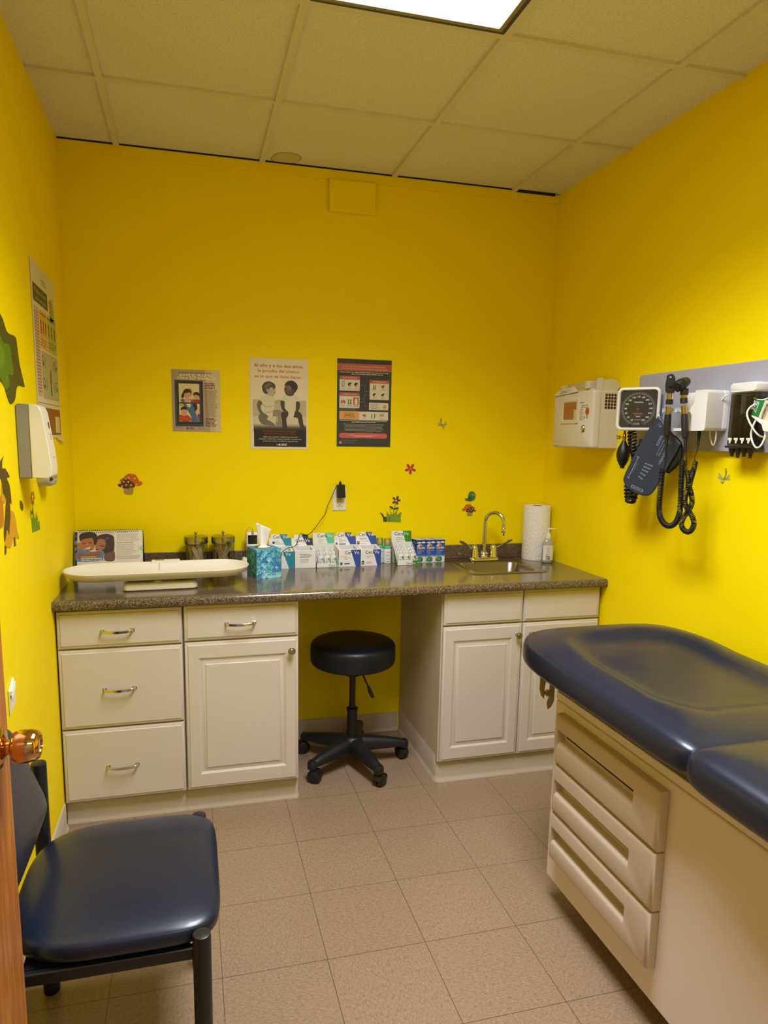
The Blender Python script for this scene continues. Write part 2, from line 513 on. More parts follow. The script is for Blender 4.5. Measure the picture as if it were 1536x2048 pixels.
b = MB(YEL); b.box(-.12, W + .12, 0, .12, 0, H + .02); struct('wall_back', b, smooth=0)
b = MB(YEL); b.box(-.12, 0, YF - .12, 0, 0, H + .02); struct('wall_left', b, smooth=0)
b = MB(YEL); b.box(W, W + .12, YF - .12, 0, 0, H + .02); struct('wall_right', b, smooth=0)
DX0, DX1, DH = .165, 1.08, 2.06
b = MB(YEL); b.box(0, DX0, YF - .12, YF, 0, H + .02); b.box(DX1, W, YF - .12, YF, 0, H + .02); b.box(DX0, DX1, YF - .12, YF, DH, H + .02)
struct('wall_front', b, smooth=0)
b = MB(mat('tan_metal_door_frame', '8c7a64', .4))
b.box(DX0 - .04, DX0, YF - .13, YF + .008, 0, DH + .04); b.box(DX1, DX1 + .04, YF - .13, YF + .008, 0, DH + .04); b.box(DX0, DX1, YF - .13, YF + .008, DH, DH + .04)
struct('trim_4', b, 'door frame', bev=.003)
# corridor behind the camera
HW = mat('corridor_paint', 'd9cfb4', .6)
b = MB(HW); b.box(-.12, W + .12, -4.72, -4.6, 0, H); struct('wall_corridor', b, smooth=0)
b = MB(CEIL); b.box(-.12, W + .12, -4.6, YF - .12, H - .25, H - .23); struct('ceiling_corridor', b, smooth=0)
t = thing('ceiling_light', 'unseen fill light panel added out in the corridor', 'light', (1.0, -3.9, H - .262))  # added fill lamp out of view, sends neutral light through the doorway
b = MB(WHITE); b.box(.5, 1.5, -4.2, -3.6, H - .262, H - .25); emit('frame', b, t, bev=.002)
b = MB(HALLFILL); b.box(.53, 1.47, -4.17, -3.63, H - .2645, H - .2625); emit('diffuser', b, t)

# vinyl cove base: profile extruded along a wall (height, thickness, toe)
def cove(mb, p0, p1, nrm, h=.1, th=.006, toe=.014):
    p0, p1, nv = Vector((*p0, 0)), Vector((*p1, 0)), Vector((*nrm, 0)).normalized()
    prof = [(0, 0), (toe, 0), (toe, .003), (th + .003, .010), (th, .022), (th, h - .004), (th * .4, h), (0, h)]
    vs = []
    for p in (p0, p1):
        for d_, z in prof: vs.append(tuple(p + nv * d_ + Vector((0, 0, z))))
    k = len(prof)
    fs = [(i, (i + 1) % k, (i + 1) % k + k, i + k) for i in range(k)] + [tuple(range(k)), tuple(reversed(range(k, 2 * k)))]
    mb.add(vs, fs); return mb
struct('baseboard_back', cove(MB(COVE), (.92, 0), (1.532, 0), (0, -1), .100), smooth=50)
struct('baseboard_left', cove(MB(COVE), (0, YF), (0, -.60), (1, 0), .105), smooth=50)
struct('baseboard_right', cove(MB(COVE), (W, YF), (W, -.60), (-1, 0), .105), smooth=50)

# ------------------------------------------------------------------ door (open, hinged on the doorway's left jamb)
DX, DY = .146, -2.052
b = MB(WOOD); b.box(DX, DX + .044, YF + .02, DY, .012, 2.04)
door = struct('door_1', b, 'orange veneered door standing open', bev=.0015)
KZ, KY = 1.018, DY - .062
kn = MB(BRASS)
kn.lathe([(.0335, .0005), (.0335, .003), (.031, .007), (.023, .010), (.0145, .012), (.0120, .014), (.0120, .018), (.015, .020),
          (.0235, .0225), (.0268, .028), (.0276, .034), (.0270, .047), (.0250, .057), (.0205, .063), (.016, .064), (.0155, .062), (0, .062)], (DX + .044, KY, KZ), 40, 'X')
emit('door_knob', kn, door, smooth=50)
kn2 = MB(BRASS); kn2.lathe([(.012, -.0495), (.022, -.045), (.0262, -.036), (.0262, -.024), (.012, -.02), (.012, -.012), (.030, -.006), (.0335, -.0005)], (DX, KY, KZ), 40, 'X')
emit('door_knob', kn2, door, smooth=50)
b = MB(BRASS); b.box(DX + .012, DX + .034, DY, DY + .0015, KZ - .03, KZ + .03); b.box(DX + .016, DX + .030, DY, DY + .011, KZ - .008, KZ + .008)
emit('latch', b, door, bev=.0005)
b = MB(SATIN)
for z in (.25, 1.02, 1.8): b.lathe([(.006, -.045), (.006, .045)], (DX + .05, YF + .014, z), 12)
emit('hinges', b, door)

# ------------------------------------------------------------------ fluorescent ceiling panel
t = thing('ceiling_light', 'recessed fluorescent panel light with white diffuser in the ceiling', 'light', ((lx0 + lx1) / 2, (ly0 + ly1) / 2, H - .01))
def ringbox(mb, x0, x1, y0, y1, w_, z0, z1):
    mb.box(x0, x1, y0, y0 + w_, z0, z1); mb.box(x0, x1, y1 - w_, y1, z0, z1)
    mb.box(x0, x0 + w_, y0 + w_, y1 - w_, z0, z1); mb.box(x1 - w_, x1, y0 + w_, y1 - w_, z0, z1)
a0, a1, c0, c1 = lx0 + .0125, lx1 - .0125, ly0 + .0125, ly1 - .0125
b = MB(mat('dark_blue_lamp_gasket', '33406e', .4)); ringbox(b, a0, a1, c0, c1, .014, H - .002, H + .004)
b.box(a0, a1, c0, c1, H + .03, H + .034)
emit('housing', b, t, smooth=0)
b = MB(mat('lamp_frame_metal', '9c948a', .35, .6)); ringbox(b, a0 + .014, a1 - .014, c0 + .014, c1 - .014, .013, H - .005, H + .006)
emit('diffuser_frame', b, t, bev=.0015)
xm = 1.062
for xa, xb in ((a0 + .028, xm - .0008), (xm + .0008, a1 - .028)):
    b = MB(LAMPM); b.box(xa, xb, c0 + .028, c1 - .028, H - .0035, H - .001); emit('diffuser', b, t, smooth=0)

# ------------------------------------------------------------------ painted box on the back wall
b = MB(YEL); b.box(1.146, 1.366, -.024, -.001, 2.548, 2.686)
tag(emit('junction_box_cover', b, bev=.004), 'flat yellow painted box high on the back wall under the ceiling', 'wall box')

# ================================================================== CABINETS
FY0 = -.605                      # face of the doors
def front_panel(x0, x1, z0, z1, inset=None, ww=.013):
    """a slab front with an ogee edge, with raised centre panel when inset is given"""
    h_, w_ = z1 - z0, x1 - x0
    m = MB(CAB, F_back(x0, z0, FY0 + .019))
    L = [(0, 0, w_, h_, 0), (0, 0, w_, h_, .0125), (.004, .004, w_ - .004, h_ - .004, .0145), (.010, .010, w_ - .010, h_ - .010, .0155), (.0125, .0125, w_ - .0125, h_ - .0125, .019)]
    if inset:
        a, b_ = inset
        L += [(a, b_, w_ - a, h_ - b_, .019), (a + .004, b_ + .004, w_ - a - .004, h_ - b_ - .004, .0165), (a + .009, b_ + .009, w_ - a - .009, h_ - b_ - .009, .0135),
              (a + .015, b_ + .015, w_ - a - .015, h_ - b_ - .015, .0135), (a + .020, b_ + .020, w_ - a - .020, h_ - b_ - .020, .0158), (a + .026, b_ + .026, w_ - a - .026, h_ - b_ - .026, .0165), (a + .0285, b_ + .0285, w_ - a - .0285, h_ - b_ - .0285, .0195)]
    m.panel(L); return m
def bar_pull(parent, x, z):
    m = MB(CHROME)
    for sx in (-1, 1):
        m.box(x + sx * .054 - .008, x + sx * .054 + .008, FY0 - .003, FY0 + .0005, z - .0065, z + .0065)
    pts = cr([(x - .056, FY0 - .003, z), (x - .052, FY0 - .017, z), (x - .036, FY0 - .023, z - .001), (x, FY0 - .026, z - .002), (x + .036, FY0 - .023, z - .001), (x + .052, FY0 - .017, z), (x + .056, FY0 - .003, z)], 5)
    vs = []; fs = []
    for i, p in enumerate(pts):
        a = pts[max(i - 1, 0)]; c_ = pts[min(i + 1, len(pts) - 1)]
        tn = (c_ - a).normalized(); nn = Vector((0, 0, 1)).cross(tn).normalized() * .0028
        for sgn, zz in ((-1, -.0052), (1, -.0052), (1, .0052), (-1, .0052)):
            vs.append(tuple(p + nn * sgn + Vector((0, 0, zz))))
    for i in range(len(pts) - 1):
        for k in range(4): fs.append((i * 4 + k, i * 4 + (k + 1) % 4, (i + 1) * 4 + (k + 1) % 4, (i + 1) * 4 + k))
    m.add(vs, fs)
    return emit('handle', m, parent, bev=.0012)
def knob(parent, x, z):
    m = MB(SATIN)
    m.lathe([(.009, .001), (.009, -.001), (.006, -.003), (.0055, -.012), (.010, -.016), (.0150, -.019), (.0155, -.022), (.0140, -.0245), (.0105, -.0235), (.0085, -.0245), (.0080, -.0270), (.0045, -.0275), (0, -.0265)], (x, FY0, z), 28, 'Y')
    return emit('knob', m, parent, smooth=60)
def carcass(t, x0, x1, z0=.098, z1=.872, side=None):
    m = MB(CABIN)
    m.box(x0, x1, FY0 + .022, -.004, z0, z1)
    return emit('body', m, t, bev=.001)

t = thing('drawer_cabinet', 'cream base cabinet with three drawers at the left wall', 'cabinet', (.232, -.3, 0), 'cream base cabinets')
carcass(t, .004, .461)
for z0, z1, zh in ((.723, .866, .787), (.404, .715, .556), (.104, .396, .241)):
    d = emit('drawer', front_panel(.008, .457, z0, z1), t, smooth=25); bar_pull(d, .222, zh)
b = MB(COVE); b.box(.004, .461, -.56, -.02, .0, .098); cove(b, (.004, -.56), (.4626, -.56), (0, -1), .094); emit('toe_kick', b, t, smooth=50)
t = thing('base_cabinet', 'cream base cabinet with one drawer above one panelled door', 'cabinet', (.69, -.3, 0), 'cream base cabinets')
carcass(t, .463, .917)
d = emit('drawer', front_panel(.467, .914, .728, .868), t, smooth=25); bar_pull(d, .683, .791)
d = emit('door', front_panel(.467, .914, .104, .720, (.050, .064)), t, smooth=25); knob(d, .884, .667)
b = MB(COVE); b.box(.463, .912, -.56, -.02, .0, .098); cove(b, (.463, -.56), (.916, -.56), (0, -1), .094); cove(b, (.912, -.56), (.912, 0), (1, 0), .10); emit('toe_kick', b, t, smooth=50)
t = thing('sink_cabinet', 'cream sink cabinet with two panelled doors under the steel sink', 'cabinet', (1.92, -.3, 0), 'cream base cabinets')
m = MB(CABIN); m.box(1.540, 2.300, FY0 + .022, -.46, .098, .872); m.box(1.540, 1.70, -.46, -.004, .098, .872); m.box(2.16, 2.3, -.46, -.004, .098, .872); m.box(1.70, 2.16, -.46, -.004, .098, .70)
emit('body', m, t, smooth=0)
for x0, x1 in ((1.545, 1.914), (1.920, 2.297)):
    emit('false_drawer_front', front_panel(x0, x1, .730, .872), t, smooth=25)
    d = emit('door', front_panel(x0, x1, .106, .722, (.046, .062)), t, smooth=25); knob(d, 1.891 if x0 < 1.6 else 1.957, .672)
b = MB(COVE); b.box(1.548, 2.30, -.575, -.02, .0, .098)
# cove base wrapping the corner of the cabinet
prof = [(0, 0), (.016, 0), (.016, .003), (.010, .012), (.0075, .025), (.0075, .118), (.004, .124), (0, .124)]
path = [(Vector((1.547, -.004, 0)), Vector((-1, 0, 0)))]
path.append((Vector((1.547, -.535, 0)), Vector((-1, 0, 0))))
for k in range(0, 7):
    a = math.radians(180 + 90 * k / 6); path.append((Vector((1.547 + .018 + .018 * math.cos(a), -.555 + .018 * math.sin(a), 0)), Vector((math.cos(a), math.sin(a), 0))))
path.append((Vector((2.305, -.573, 0)), Vector((0, -1, 0))))
vs = []; fs = []; k = len(prof)
for i, (p, nv) in enumerate(path):
    hs = 1 if i < 3 else .80
    hs = {0: 1, 1: 1.02, 2: 1.0}.get(i, .80 if i > 4 else .9)
    for d_, z in prof: vs.append(tuple(p + nv * d_ + Vector((0, 0, z * hs if z > .03 else z))))
for i in range(len(path) - 1):
    for j in range(k): fs.append((i * k + j, i * k + (j + 1) % k, (i + 1) * k + (j + 1) % k, (i + 1) * k + j))
b.add(vs, fs); emit('toe_kick', b, t, smooth=50)

# ------------------------------------------------------------------ countertop
CT = .912
ct = thing('countertop', 'long speckled brown laminate countertop with backsplash', 'countertop', (1.156, -.3, .874))
b = MB(GRAN)
SX0, SX1, SY0, SY1 = 1.757, 2.112, -.418, -.075      # cut-out for the sink
e = .002
b.box(e, W - e, -.60, SY0, .874, CT); b.box(e, W - e, SY1, -.001, .874, CT)
b.box(e, SX0, SY0, SY1, .874, CT); b.box(SX1, W - e, SY0, SY1, .874, CT)
pr_ = [(-.60, .8745), (-.60, CT), (-.622, CT), (-.628, CT - .0015), (-.6335, CT - .006), (-.636, CT - .013), (-.636, .886), (-.634, .880), (-.628, .8765), (-.62, .8745)]
n = len(pr_)
b.add([(e, y, z) for y, z in pr_] + [(W - e, y, z) for y, z in pr_], [(i, i + n, (i + 1) % n + n, (i + 1) % n) for i in range(n)] + [tuple(range(n)), tuple(reversed(range(n, 2 * n)))])
emit('worktop', b, ct, smooth=50)
b = MB(GRAN); b.box(e, W - e, -.021, -.001, CT, .984); emit('backsplash', b, ct, bev=.003)

# ------------------------------------------------------------------ sink and faucet
t = thing('sink', 'small square stainless steel sink set in the counter', 'sink', (1.935, -.25, CT - .14))
ox0, ox1, oy0, oy1 = 1.738, 2.131, -.438, -.056
ix0, ix1, iy0, iy1 = 1.783, 2.086, -.392, -.150
b = MB(STEEL)
def rl(x0, y0, x1, y1, r, z, n=8): return (rrect(x0, y0, x1, y1, r, n), z)
b.rings([rl(ox0, oy0, ox1, oy1, .035, CT + .0005), rl(ox0 + .003, oy0 + .003, ox1 - .003, oy1 - .003, .033, CT + .0035), rl(ox0 + .010, oy0 + .010, ox1 - .010, oy1 - .010, .030, CT + .0045),
         rl(ox0 + .018, oy0 + .018, ox1 - .018, oy1 - .018, .028, CT + .002), rl(ix0 - .006, iy0 - .006, ix1 + .006, iy1 + .006, .045, CT + .0015)], False)
emit('rim', b, t, smooth=60)
b = MB(STEEL)
b.rings([rl(ix0 - .006, iy0 - .006, ix1 + .006, iy1 + .006, .045, CT + .0015), rl(ix0, iy0, ix1, iy1, .042, CT - .004), rl(ix0 + .006, iy0 + .006, ix1 - .006, iy1 - .006, .040, CT - .10),
         rl(ix0 + .014, iy0 + .014, ix1 - .014, iy1 - .014, .036, CT - .125), rl(ix0 + .04, iy0 + .04, ix1 - .04, iy1 - .04, .03, CT - .135)], True)
emit('bowl', b, t, smooth=60)
b = MB(CHROME); b.lathe([(.0, -.134), (.02, -.1335), (.022, -.1315), (.028, -.131), (.030, -.134)], ((ix0 + ix1) / 2, (iy0 + iy1) / 2, CT), 24); emit('drain', b, t, smooth=60)

fx_, fy_ = 1.944, -.098
FZ = CT + .0045
t = thing('faucet', 'chrome gooseneck faucet with two wing handles behind the sink', 'faucet', (fx_, fy_, FZ))
b = MB(CHROME)
b.rings([rl(fx_ - .080, fy_ - .024, fx_ + .080, fy_ + .024, .020, FZ), rl(fx_ - .080, fy_ - .024, fx_ + .080, fy_ + .024, .020, FZ + .007), rl(fx_ - .076, fy_ - .021, fx_ + .076, fy_ + .021, .018, FZ + .013), rl(fx_ - .068, fy_ - .014, fx_ + .068, fy_ + .014, .013, FZ + .016)], True)
b.lathe([(.020, .014), (.020, .020), (.017, .026), (.0205, .031), (.0205, .036), (.015, .042), (.0115, .046)], (fx_, fy_, FZ), 28)
emit('base_plate', b, t, smooth=50)
sd = Vector((.62, -.78, 0)).normalized()
R_ = .052
pts = [Vector((fx_, fy_, FZ + .03)), Vector((fx_, fy_, FZ + .195))]
for k in range(1, 17):
    a = PI * k / 16 * 1.04
    pts.append(Vector((fx_, fy_, FZ + .195)) + sd * (R_ - R_ * math.cos(a)) + Vector((0, 0, R_ * math.sin(a))))
end = pts[-1]; pts.append(end + (pts[-1] - pts[-2]).normalized() * .022)
b = MB(CHROME); b.tube(pts, .0095, 20); sp_ = emit('spout', b, t, smooth=60)
b = MB(CHROME); e2_ = pts[-1]; b.lathe([(.0105, .008), (.0125, .004), (.0125, -.012), (.0115, -.016), (.006, -.017)], tuple(e2_), 20); emit('aerator', b, t, smooth=60)
b = MB(BLK); b.tube([e2_ + Vector((0, 0, -.016)), e2_ + Vector((.003, 0, -.022)), e2_ + Vector((.001, 0, -.032))], .0035, 8); emit('black_tip', b, t)
for sx, colr in ((-1, 'c0392b'), (1, '2f4fa8')):
    hx = fx_ + sx * .051
    b = MB(CHROME)
    b.lathe([(.021, .014), (.021, .018), (.0195, .024), (.0185, .045), (.0165, .060), (.012, .072), (.006, .078), (0, .080)], (hx, fy_, FZ), 28)
    pth = cr([(hx + sx * .004, fy_, FZ + .060), (hx + sx * .026, fy_ - .006, FZ + .066), (hx + sx * .058, fy_ - .014, FZ + .086), (hx + sx * .092, fy_ - .022, FZ + .104)], 5)
    vs = []; fs = []
    ws = [.009, .008, .0075, .007, .0065, .0065, .007, .008, .009, .0105, .0115, .012, .012, .0115, .010, .007]
    for i, p in enumerate(pth):
        w_ = ws[min(i, 15)]; th = .0055 - .0018 * i / len(pth)
        for k in range(10):
            a = 2 * PI * k / 10
            vs.append((p.x, p.y + w_ * math.cos(a) * .35 , p.z + 0) if 0 else tuple(p + Vector((-sx * .35 * th * math.sin(a), w_ * math.cos(a) * .75, th * math.sin(a) + w_ * math.cos(a) * -.55))))
    m_ = len(pth)
    for i in range(m_ - 1):
        for k in range(10): fs.append((i * 10 + k, i * 10 + (k + 1) % 10, (i + 1) * 10 + (k + 1) % 10, (i + 1) * 10 + k))
    fs += [tuple(range(10)), tuple(range((m_ - 1) * 10, m_ * 10))]
    b.add(vs, fs)
    hd = emit('handle', b, t, smooth=50)
    p = pth[-4]
    b = MB(mat('handle_cap_' + colr, colr, .3)); dirn = Vector((0, -.62, .78))
    b.tube([p + Vector((0, -.002, .001)), p + Vector((0, -.0055, .0055))], .0062, 16); emit('colour_button', b, hd, smooth=50)

# ================================================================== ROLLING STOOL
SXc, SYc = 1.212, -.315
t = thing('rolling_stool', 'round navy padded stool on five black casters under the counter', 'stool', (SXc, SYc, 0))
b = MB(NAVYD); b.sq(.197, .197, .062, 1, .38, (SXc, SYc, .546), 72, 22, top=lambda x, y: -.004 * (1 - min(1, x * x + y * y)))
emit('seat', b, t, smooth=80)
b = MB(BLK); b.box(SXc - .09, SXc + .09, SYc - .09, SYc + .09, .474, .486); b.lathe([(.035, .435), (.035, .475)], (SXc, SYc, 0), 20); emit('seat_plate', b, t, bev=.002)
b = MB(BLKM); b.lathe([(.0145, .24), (.0145, .44)], (SXc, SYc, 0), 24); emit('piston', b, t)
b = MB(BLK); b.lathe([(.0265, .095), (.0265, .10), (.024, .11), (.0235, .255), (.026, .262), (.026, .275), (.016, .278)], (SXc, SYc, 0), 28); emit('column_cover', b, t, smooth=50)
b = MB(BLK); b.tube(cr([(SXc + .03, SYc - .03, .475), (SXc + .045, SYc - .05, .43), (SXc + .060, SYc - .068, .395)], 5), .0042, 10)
lv = emit('height_lever', b, t)
b = MB(BLK); b.tube([(SXc + .058, SYc - .066, .400), (SXc + .066, SYc - .074, .375), (SXc + .078, SYc - .086, .350)], [.006, .0095, .007], 12); emit('lever_grip', b, lv)
angs = [-147, -75, -3, 69, 141]
b = MB(BLK); b.lathe([(.056, .070), (.056, .122), (.048, .138), (.030, .144)], (SXc, SYc, 0), 28); emit('hub', b, t, smooth=50)
for a in angs:
    d_ = Vector((math.cos(math.radians(a)), math.sin(math.radians(a)), 0)); sd_ = Vector((-d_.y, d_.x, 0)); c0_ = Vector((SXc, SYc, 0))
    LEG = .252
    m = MB(BLK); vs = []; fs = []; NS = 10
    for i in range(NS + 1):
        f = i / NS; r = .03 + (LEG - .03) * f
        w_ = .036 * (1 - f) + .0225 * f; zt = .138 - .024 * f - .012 * f * f; zb = .072 + .002 * f
        if f > .9: zt -= .004
        prf = [(-w_, zb), (w_, zb), (w_, zb + (zt - zb) * .55), (w_ * .62, zt - .003), (w_ * .3, zt), (-w_ * .3, zt), (-w_ * .62, zt - .003), (-w_, zb + (zt - zb) * .55)]
        for s_, z in prf: vs.append(tuple(c0_ + d_ * r + sd_ * s_ + Vector((0, 0, z))))
    for i in range(NS):
        for k in range(8): fs.append((i * 8 + k, i * 8 + (k + 1) % 8, (i + 1) * 8 + (k + 1) % 8, (i + 1) * 8 + k))
    fs += [tuple(reversed(range(8))), tuple(range(NS * 8, NS * 8 + 8))]
    m.add(vs, fs)
    tip = c0_ + d_ * LEG
    m.lathe([(.020, .062), (.0235, .066), (.0235, .088), (.018, .0985), (.0, .1015)], (tip.x, tip.y, 0), 20)
    lg = emit('leg', m, t, smooth=50)
    m = MB(BLK)
    ca = math.radians(a + (25 if a < 0 else -40)); ax = Vector((math.cos(ca), math.sin(ca), 0)); cc = tip + Vector((-ax.y, ax.x, 0)) * .012
    m.tube([tip + Vector((0, 0, .045)), tip + Vector((0, 0, .072))], .0055, 10)
    for s_ in (-1, 1):
        m.tube([cc + ax * s_ * .003 + Vector((0, 0, .0292)), cc + ax * s_ * .018 + Vector((0, 0, .0292)), cc + ax * s_ * .0215 + Vector((0, 0, .0292))], [.029, .029, .024], 26)
    hp = []
    for k in range(9):
        aa = PI * k / 8; hp.append(cc + Vector((-ax.y, ax.x, 0)) * (.0312 * math.cos(aa)) + Vector((0, 0, .031 + .0312 * math.sin(aa))))
    vs = []; fs = []
    for p in hp:
        vs += [tuple(p - ax * .020), tuple(p + ax * .020)]
    for i in range(8): fs.append((2 * i, 2 * i + 1, 2 * i + 3, 2 * i + 2))
    m.add(vs, fs)
    emit('caster', m, lg, smooth=50)

# ================================================================== SIDE CHAIR
t = thing('side_chair', 'navy vinyl side chair with black tube legs at the left wall', 'chair', (.31, -1.675, 0))
b = MB(NAVY)
def chair_top(x, y):
    r = min(1, (abs(x) ** 3 + abs(y) ** 3))
    return .006 * (1 - r) - .010 * max(0, x - .55) ** 1.2 + .004 * math.cos(y * 2)
b.sq(.228, .243, .034, .40, .50, (.322, -1.657, .452), 88, 20, top=chair_top, e1q=lambda x, y: .34 if x > 0 else .62)
emit('seat', b, t, smooth=80)
Yn, Yf_ = -1.918, -1.440
def leg(x, y, z1, lean=0):
    m = MB(BLKM); m.lathe([(.0195, .012), (.0195, z1 - .006), (.0185, z1 - .001), (.0165, z1)], (x, y, 0), 24); m.use(RUB).lathe([(.0205, 0), (.0215, .002), (.0215, .030), (.0200, .034)], (x, y, 0), 24); return m
for y in (Yn, Yf_): emit('leg', leg(.505, y, .474), t, smooth=50)
for y in (Yn + .01, Yf_ + .004): emit('leg', leg(.100, y, .672), t, smooth=50)
b = MB(BLKM)
for y, o_ in ((Yn, .030), (Yf_, -.02)): b.box(.10, .505, y + o_ - .010, y + o_ + .010, .396, .424)
for x in (.10, .492): b.box(x - .008, x + .012, Yn, Yn + .03, .396, .424)
b.box(.49, .515, Yn, Yf_, .396, .420); b.box(.09, .112, Yn, Yf_, .396, .420)
b.box(.14, .48, Yn + .03, Yf_ - .03, .412, .424)
emit('seat_frame', b, t, bev=.004)
half = [(0, .285), (.07, .283), (.112, .270), (.138, .235), (.162, .165), (.188, .080), (.200, .035), (.196, .010), (.178, .0), (.10, -.004), (0, -.005)]
out = [(x, z) for x, z in half] + [(-x, z) for x, z in reversed(half[1:-1])]
outc = [(p.x, p.y) for p in cr([(x, z, 0) for x, z in out], 5, True)]
m = MB(NAVY, frame((.118, -1.675, .562), (0, 1, 0), (-.22, 0, .975))); m.puff(outc, .024, 9); emit('backrest', m, t, smooth=80)
m = MB(BLKM); m.box(.072, .092, Yn, Yf_, .60, .628); emit('back_bar', m, t, bev=.004)

# ================================================================== EXAMINATION TABLE
t = thing('examination_table', 'navy padded examination table with tan drawer base at the right wall', 'exam table', (1.86, -2.1, 0))
TX = 1.635                        # side panel
b = MB(TANP)
b.box(TX, 2.235, -2.92, -1.39, .082, .700)
emit('base', b, t, bev=.006)
b = MB(TANP); b.box(TX, 2.235, -2.92, -1.39, .703, .728); emit('top_rail', b, t, bev=.003)
b = MB(mat('tan_plinth', '8a7460', .6)); b.box(TX + .11, 2.15, -2.80, -1.55, .0, .082); emit('plinth', b, t)
b = MB(TAND); b.box(TX + .02, 2.21, -2.90, -1.37, .7285, .775); emit('cushion_support', b, t)
dxf = 1.604
for z0, z1 in ((.514, .676), (.350, .508), (.186, .344)):
    y0, y1 = -1.945, -1.445      # near, far
    w_, h_ = y1 - y0, z1 - z0
    m = MB(TAN, frame((TX, y1, z0), (0, -1, 0), (0, 0, 1)))    # local x runs towards the camera, normal -X
    dp = TX - dxf
    s0, s1, t0, t1 = .014, w_ - .098, h_ - .104, h_ - .046   # slot
    O = lambda i, z: ([(i, i), (w_ - i, i), (w_ - i, h_ - i), (i, h_ - i)], z)
    m.rings([O(0, .001), O(0, dp - .010), O(.003, dp - .004), O(.009, dp - .001), O(.012, dp), ([(s0, t0), (s1, t0), (s1, t1), (s0, t1)], dp),
             ([(s0 + .001, t0 + .010), (s1 - .004, t0 + .010), (s1 - .001, t1), (s0 + .001, t1)], dp - .006),
             ([(s0 + .002, t0 + .020), (s1 - .012, t0 + .020), (s1 - .002, t1), (s0 + .002, t1)], .004)], True, True)
    d = emit('drawer', m, t, smooth=40)
    m = MB(mat('drawer_slot_shade', '17130f', .8), frame((TX, y1, z0), (0, -1, 0), (0, 0, 1)))  # dark strip paints the shade deep inside the grip slot
    m.box(s0 + .016, s1 - .006, t1 - .026, t1 - .001, .0042, .0056); emit('grip_shade_strip', m, d)
# cushions
CZ, CH = .825, .060
def topfn(x, y):
    r = (abs(x) ** 3.2 + abs(y) ** 3.2) ** (1 / 3.2)
    s_ = min(1, max(0, (r - .52) / .26)); s_ = s_ * s_ * (3 - 2 * s_)
    l_ = min(1, max(0, (y + .05) / .62)); return -.030 * (1 - s_)
def headfn(x, y):
    l_ = min(1, max(0, (y + .10) / .60)); return topfn(x, y) + .020 * l_ * l_ * (3 - 2 * l_)
b = MB(NAVY); b.sq(.322, .462, CH, .42, .50, (1.866, -1.640, CZ), 140, 36, top=headfn, e1q=lambda x, y: .42 if y > 0 else .13); emit('head_cushion', b, t, smooth=80)
b = MB(NAVY); b.sq(.336, .440, CH + .003, .24, .50, (1.864, -2.512, CZ), 140, 36, top=topfn, e1q=lambda x, y: .15 if y > 0 else .3); emit('seat_cushion', b, t, smooth=80)
# paper-roll bracket at the head end
m = MB(mat('tan_painted_metal', 'a48c5c', .4), frame((1.598, -1.345, .675), (1, 0, 0), (0, 0, 1)))
outl = [(0, .115), (0, .045), (.006, .022), (.018, .010), (.0185, .055), (.023, .075), (.031, .075), (.036, .055), (.037, .020), (.029, -.004), (.033, -.028), (.045, -.020), (.055, .0), (.055, .115)]
m.prism(outl, 0, .004)
br = emit('roll_bracket', m, t, bev=.0008)
m = MB(SATIN); m.lathe([(.007, -.012), (.007, -.006), (.011, -.005), (.011, .003)], (1.627, -1.349, .705), 12, 'Y'); emit('bolt', m, br)
m = MB(SATIN); m.box(1.575, 1.60, -1.36, -1.33, .789, .791); emit('cutter_strip', m, t)

# ================================================================== PRINTED SHEETS ON THE WALLS
def sheet(name, fr, w_, h_, col, mt=None, th=.0008, parent=None):
    p = PR(mt or ink(col, .5), fr); p.box(0, w_, -h_, 0, -th, 0); return p
class MapPR(PR):
    """traces in any units: (u0, v0)-(u1, v1) maps onto a w x h sheet"""
    def setmap(s, u0, v0, u1, v1, w_, h_): s.q = (u0, v0, w_ / (u1 - u0), h_ / (v1 - v0)); return s
    def c(s, pts): u0, v0, a, b_ = s.q; return [((u - u0) * a, -(v - v0) * b_) for u, v in pts]
    def s_(s, pts, col, L=1, n=5): return s.S(s.c(pts), col, L, n)
    def p_(s, pts, col, L=1): return s.P(s.c(pts), col, L)
    def r_(s, a, b_, c_, d_, col, L=1, r=0):
        (x0, y0), (x1, y1) = s.c([(a, b_), (c_, d_)]); return s.Rr(min(x0, x1), min(y0, y1), max(x0, x1), max(y0, y1), col, L, r)
    def e_(s, u, v, ru, rv, col, L=1, rot=0): (x, y), = s.c([(u, v)]); return s.E(x, y, ru * s.q[2], rv * s.q[3], col, L, rot)
    def t_(s, t, u, v, h, col, L=3, wid=None, **k): (x, y), = s.c([(u, v)]); return s.T(t, x, y, h * s.q[3], col, L, wid=wid * s.q[2] if wid else None, **k)
    def b_(s, a, c_, v, h, n, pitch, col, L=2, **k):
        (x0, y), (x1, _) = s.c([(a, v), (c_, v)]); return s.bars(x0, x1, y, h * s.q[3], n, pitch * s.q[3], col, L, **k)
def mapsheet(fr, w_, h_, col, box_, th=.0008):
    p = MapPR(ink(col, .5), fr); p.box(0, w_, -h_, 0, -th, 0); return p.setmap(*box_, w_, h_)

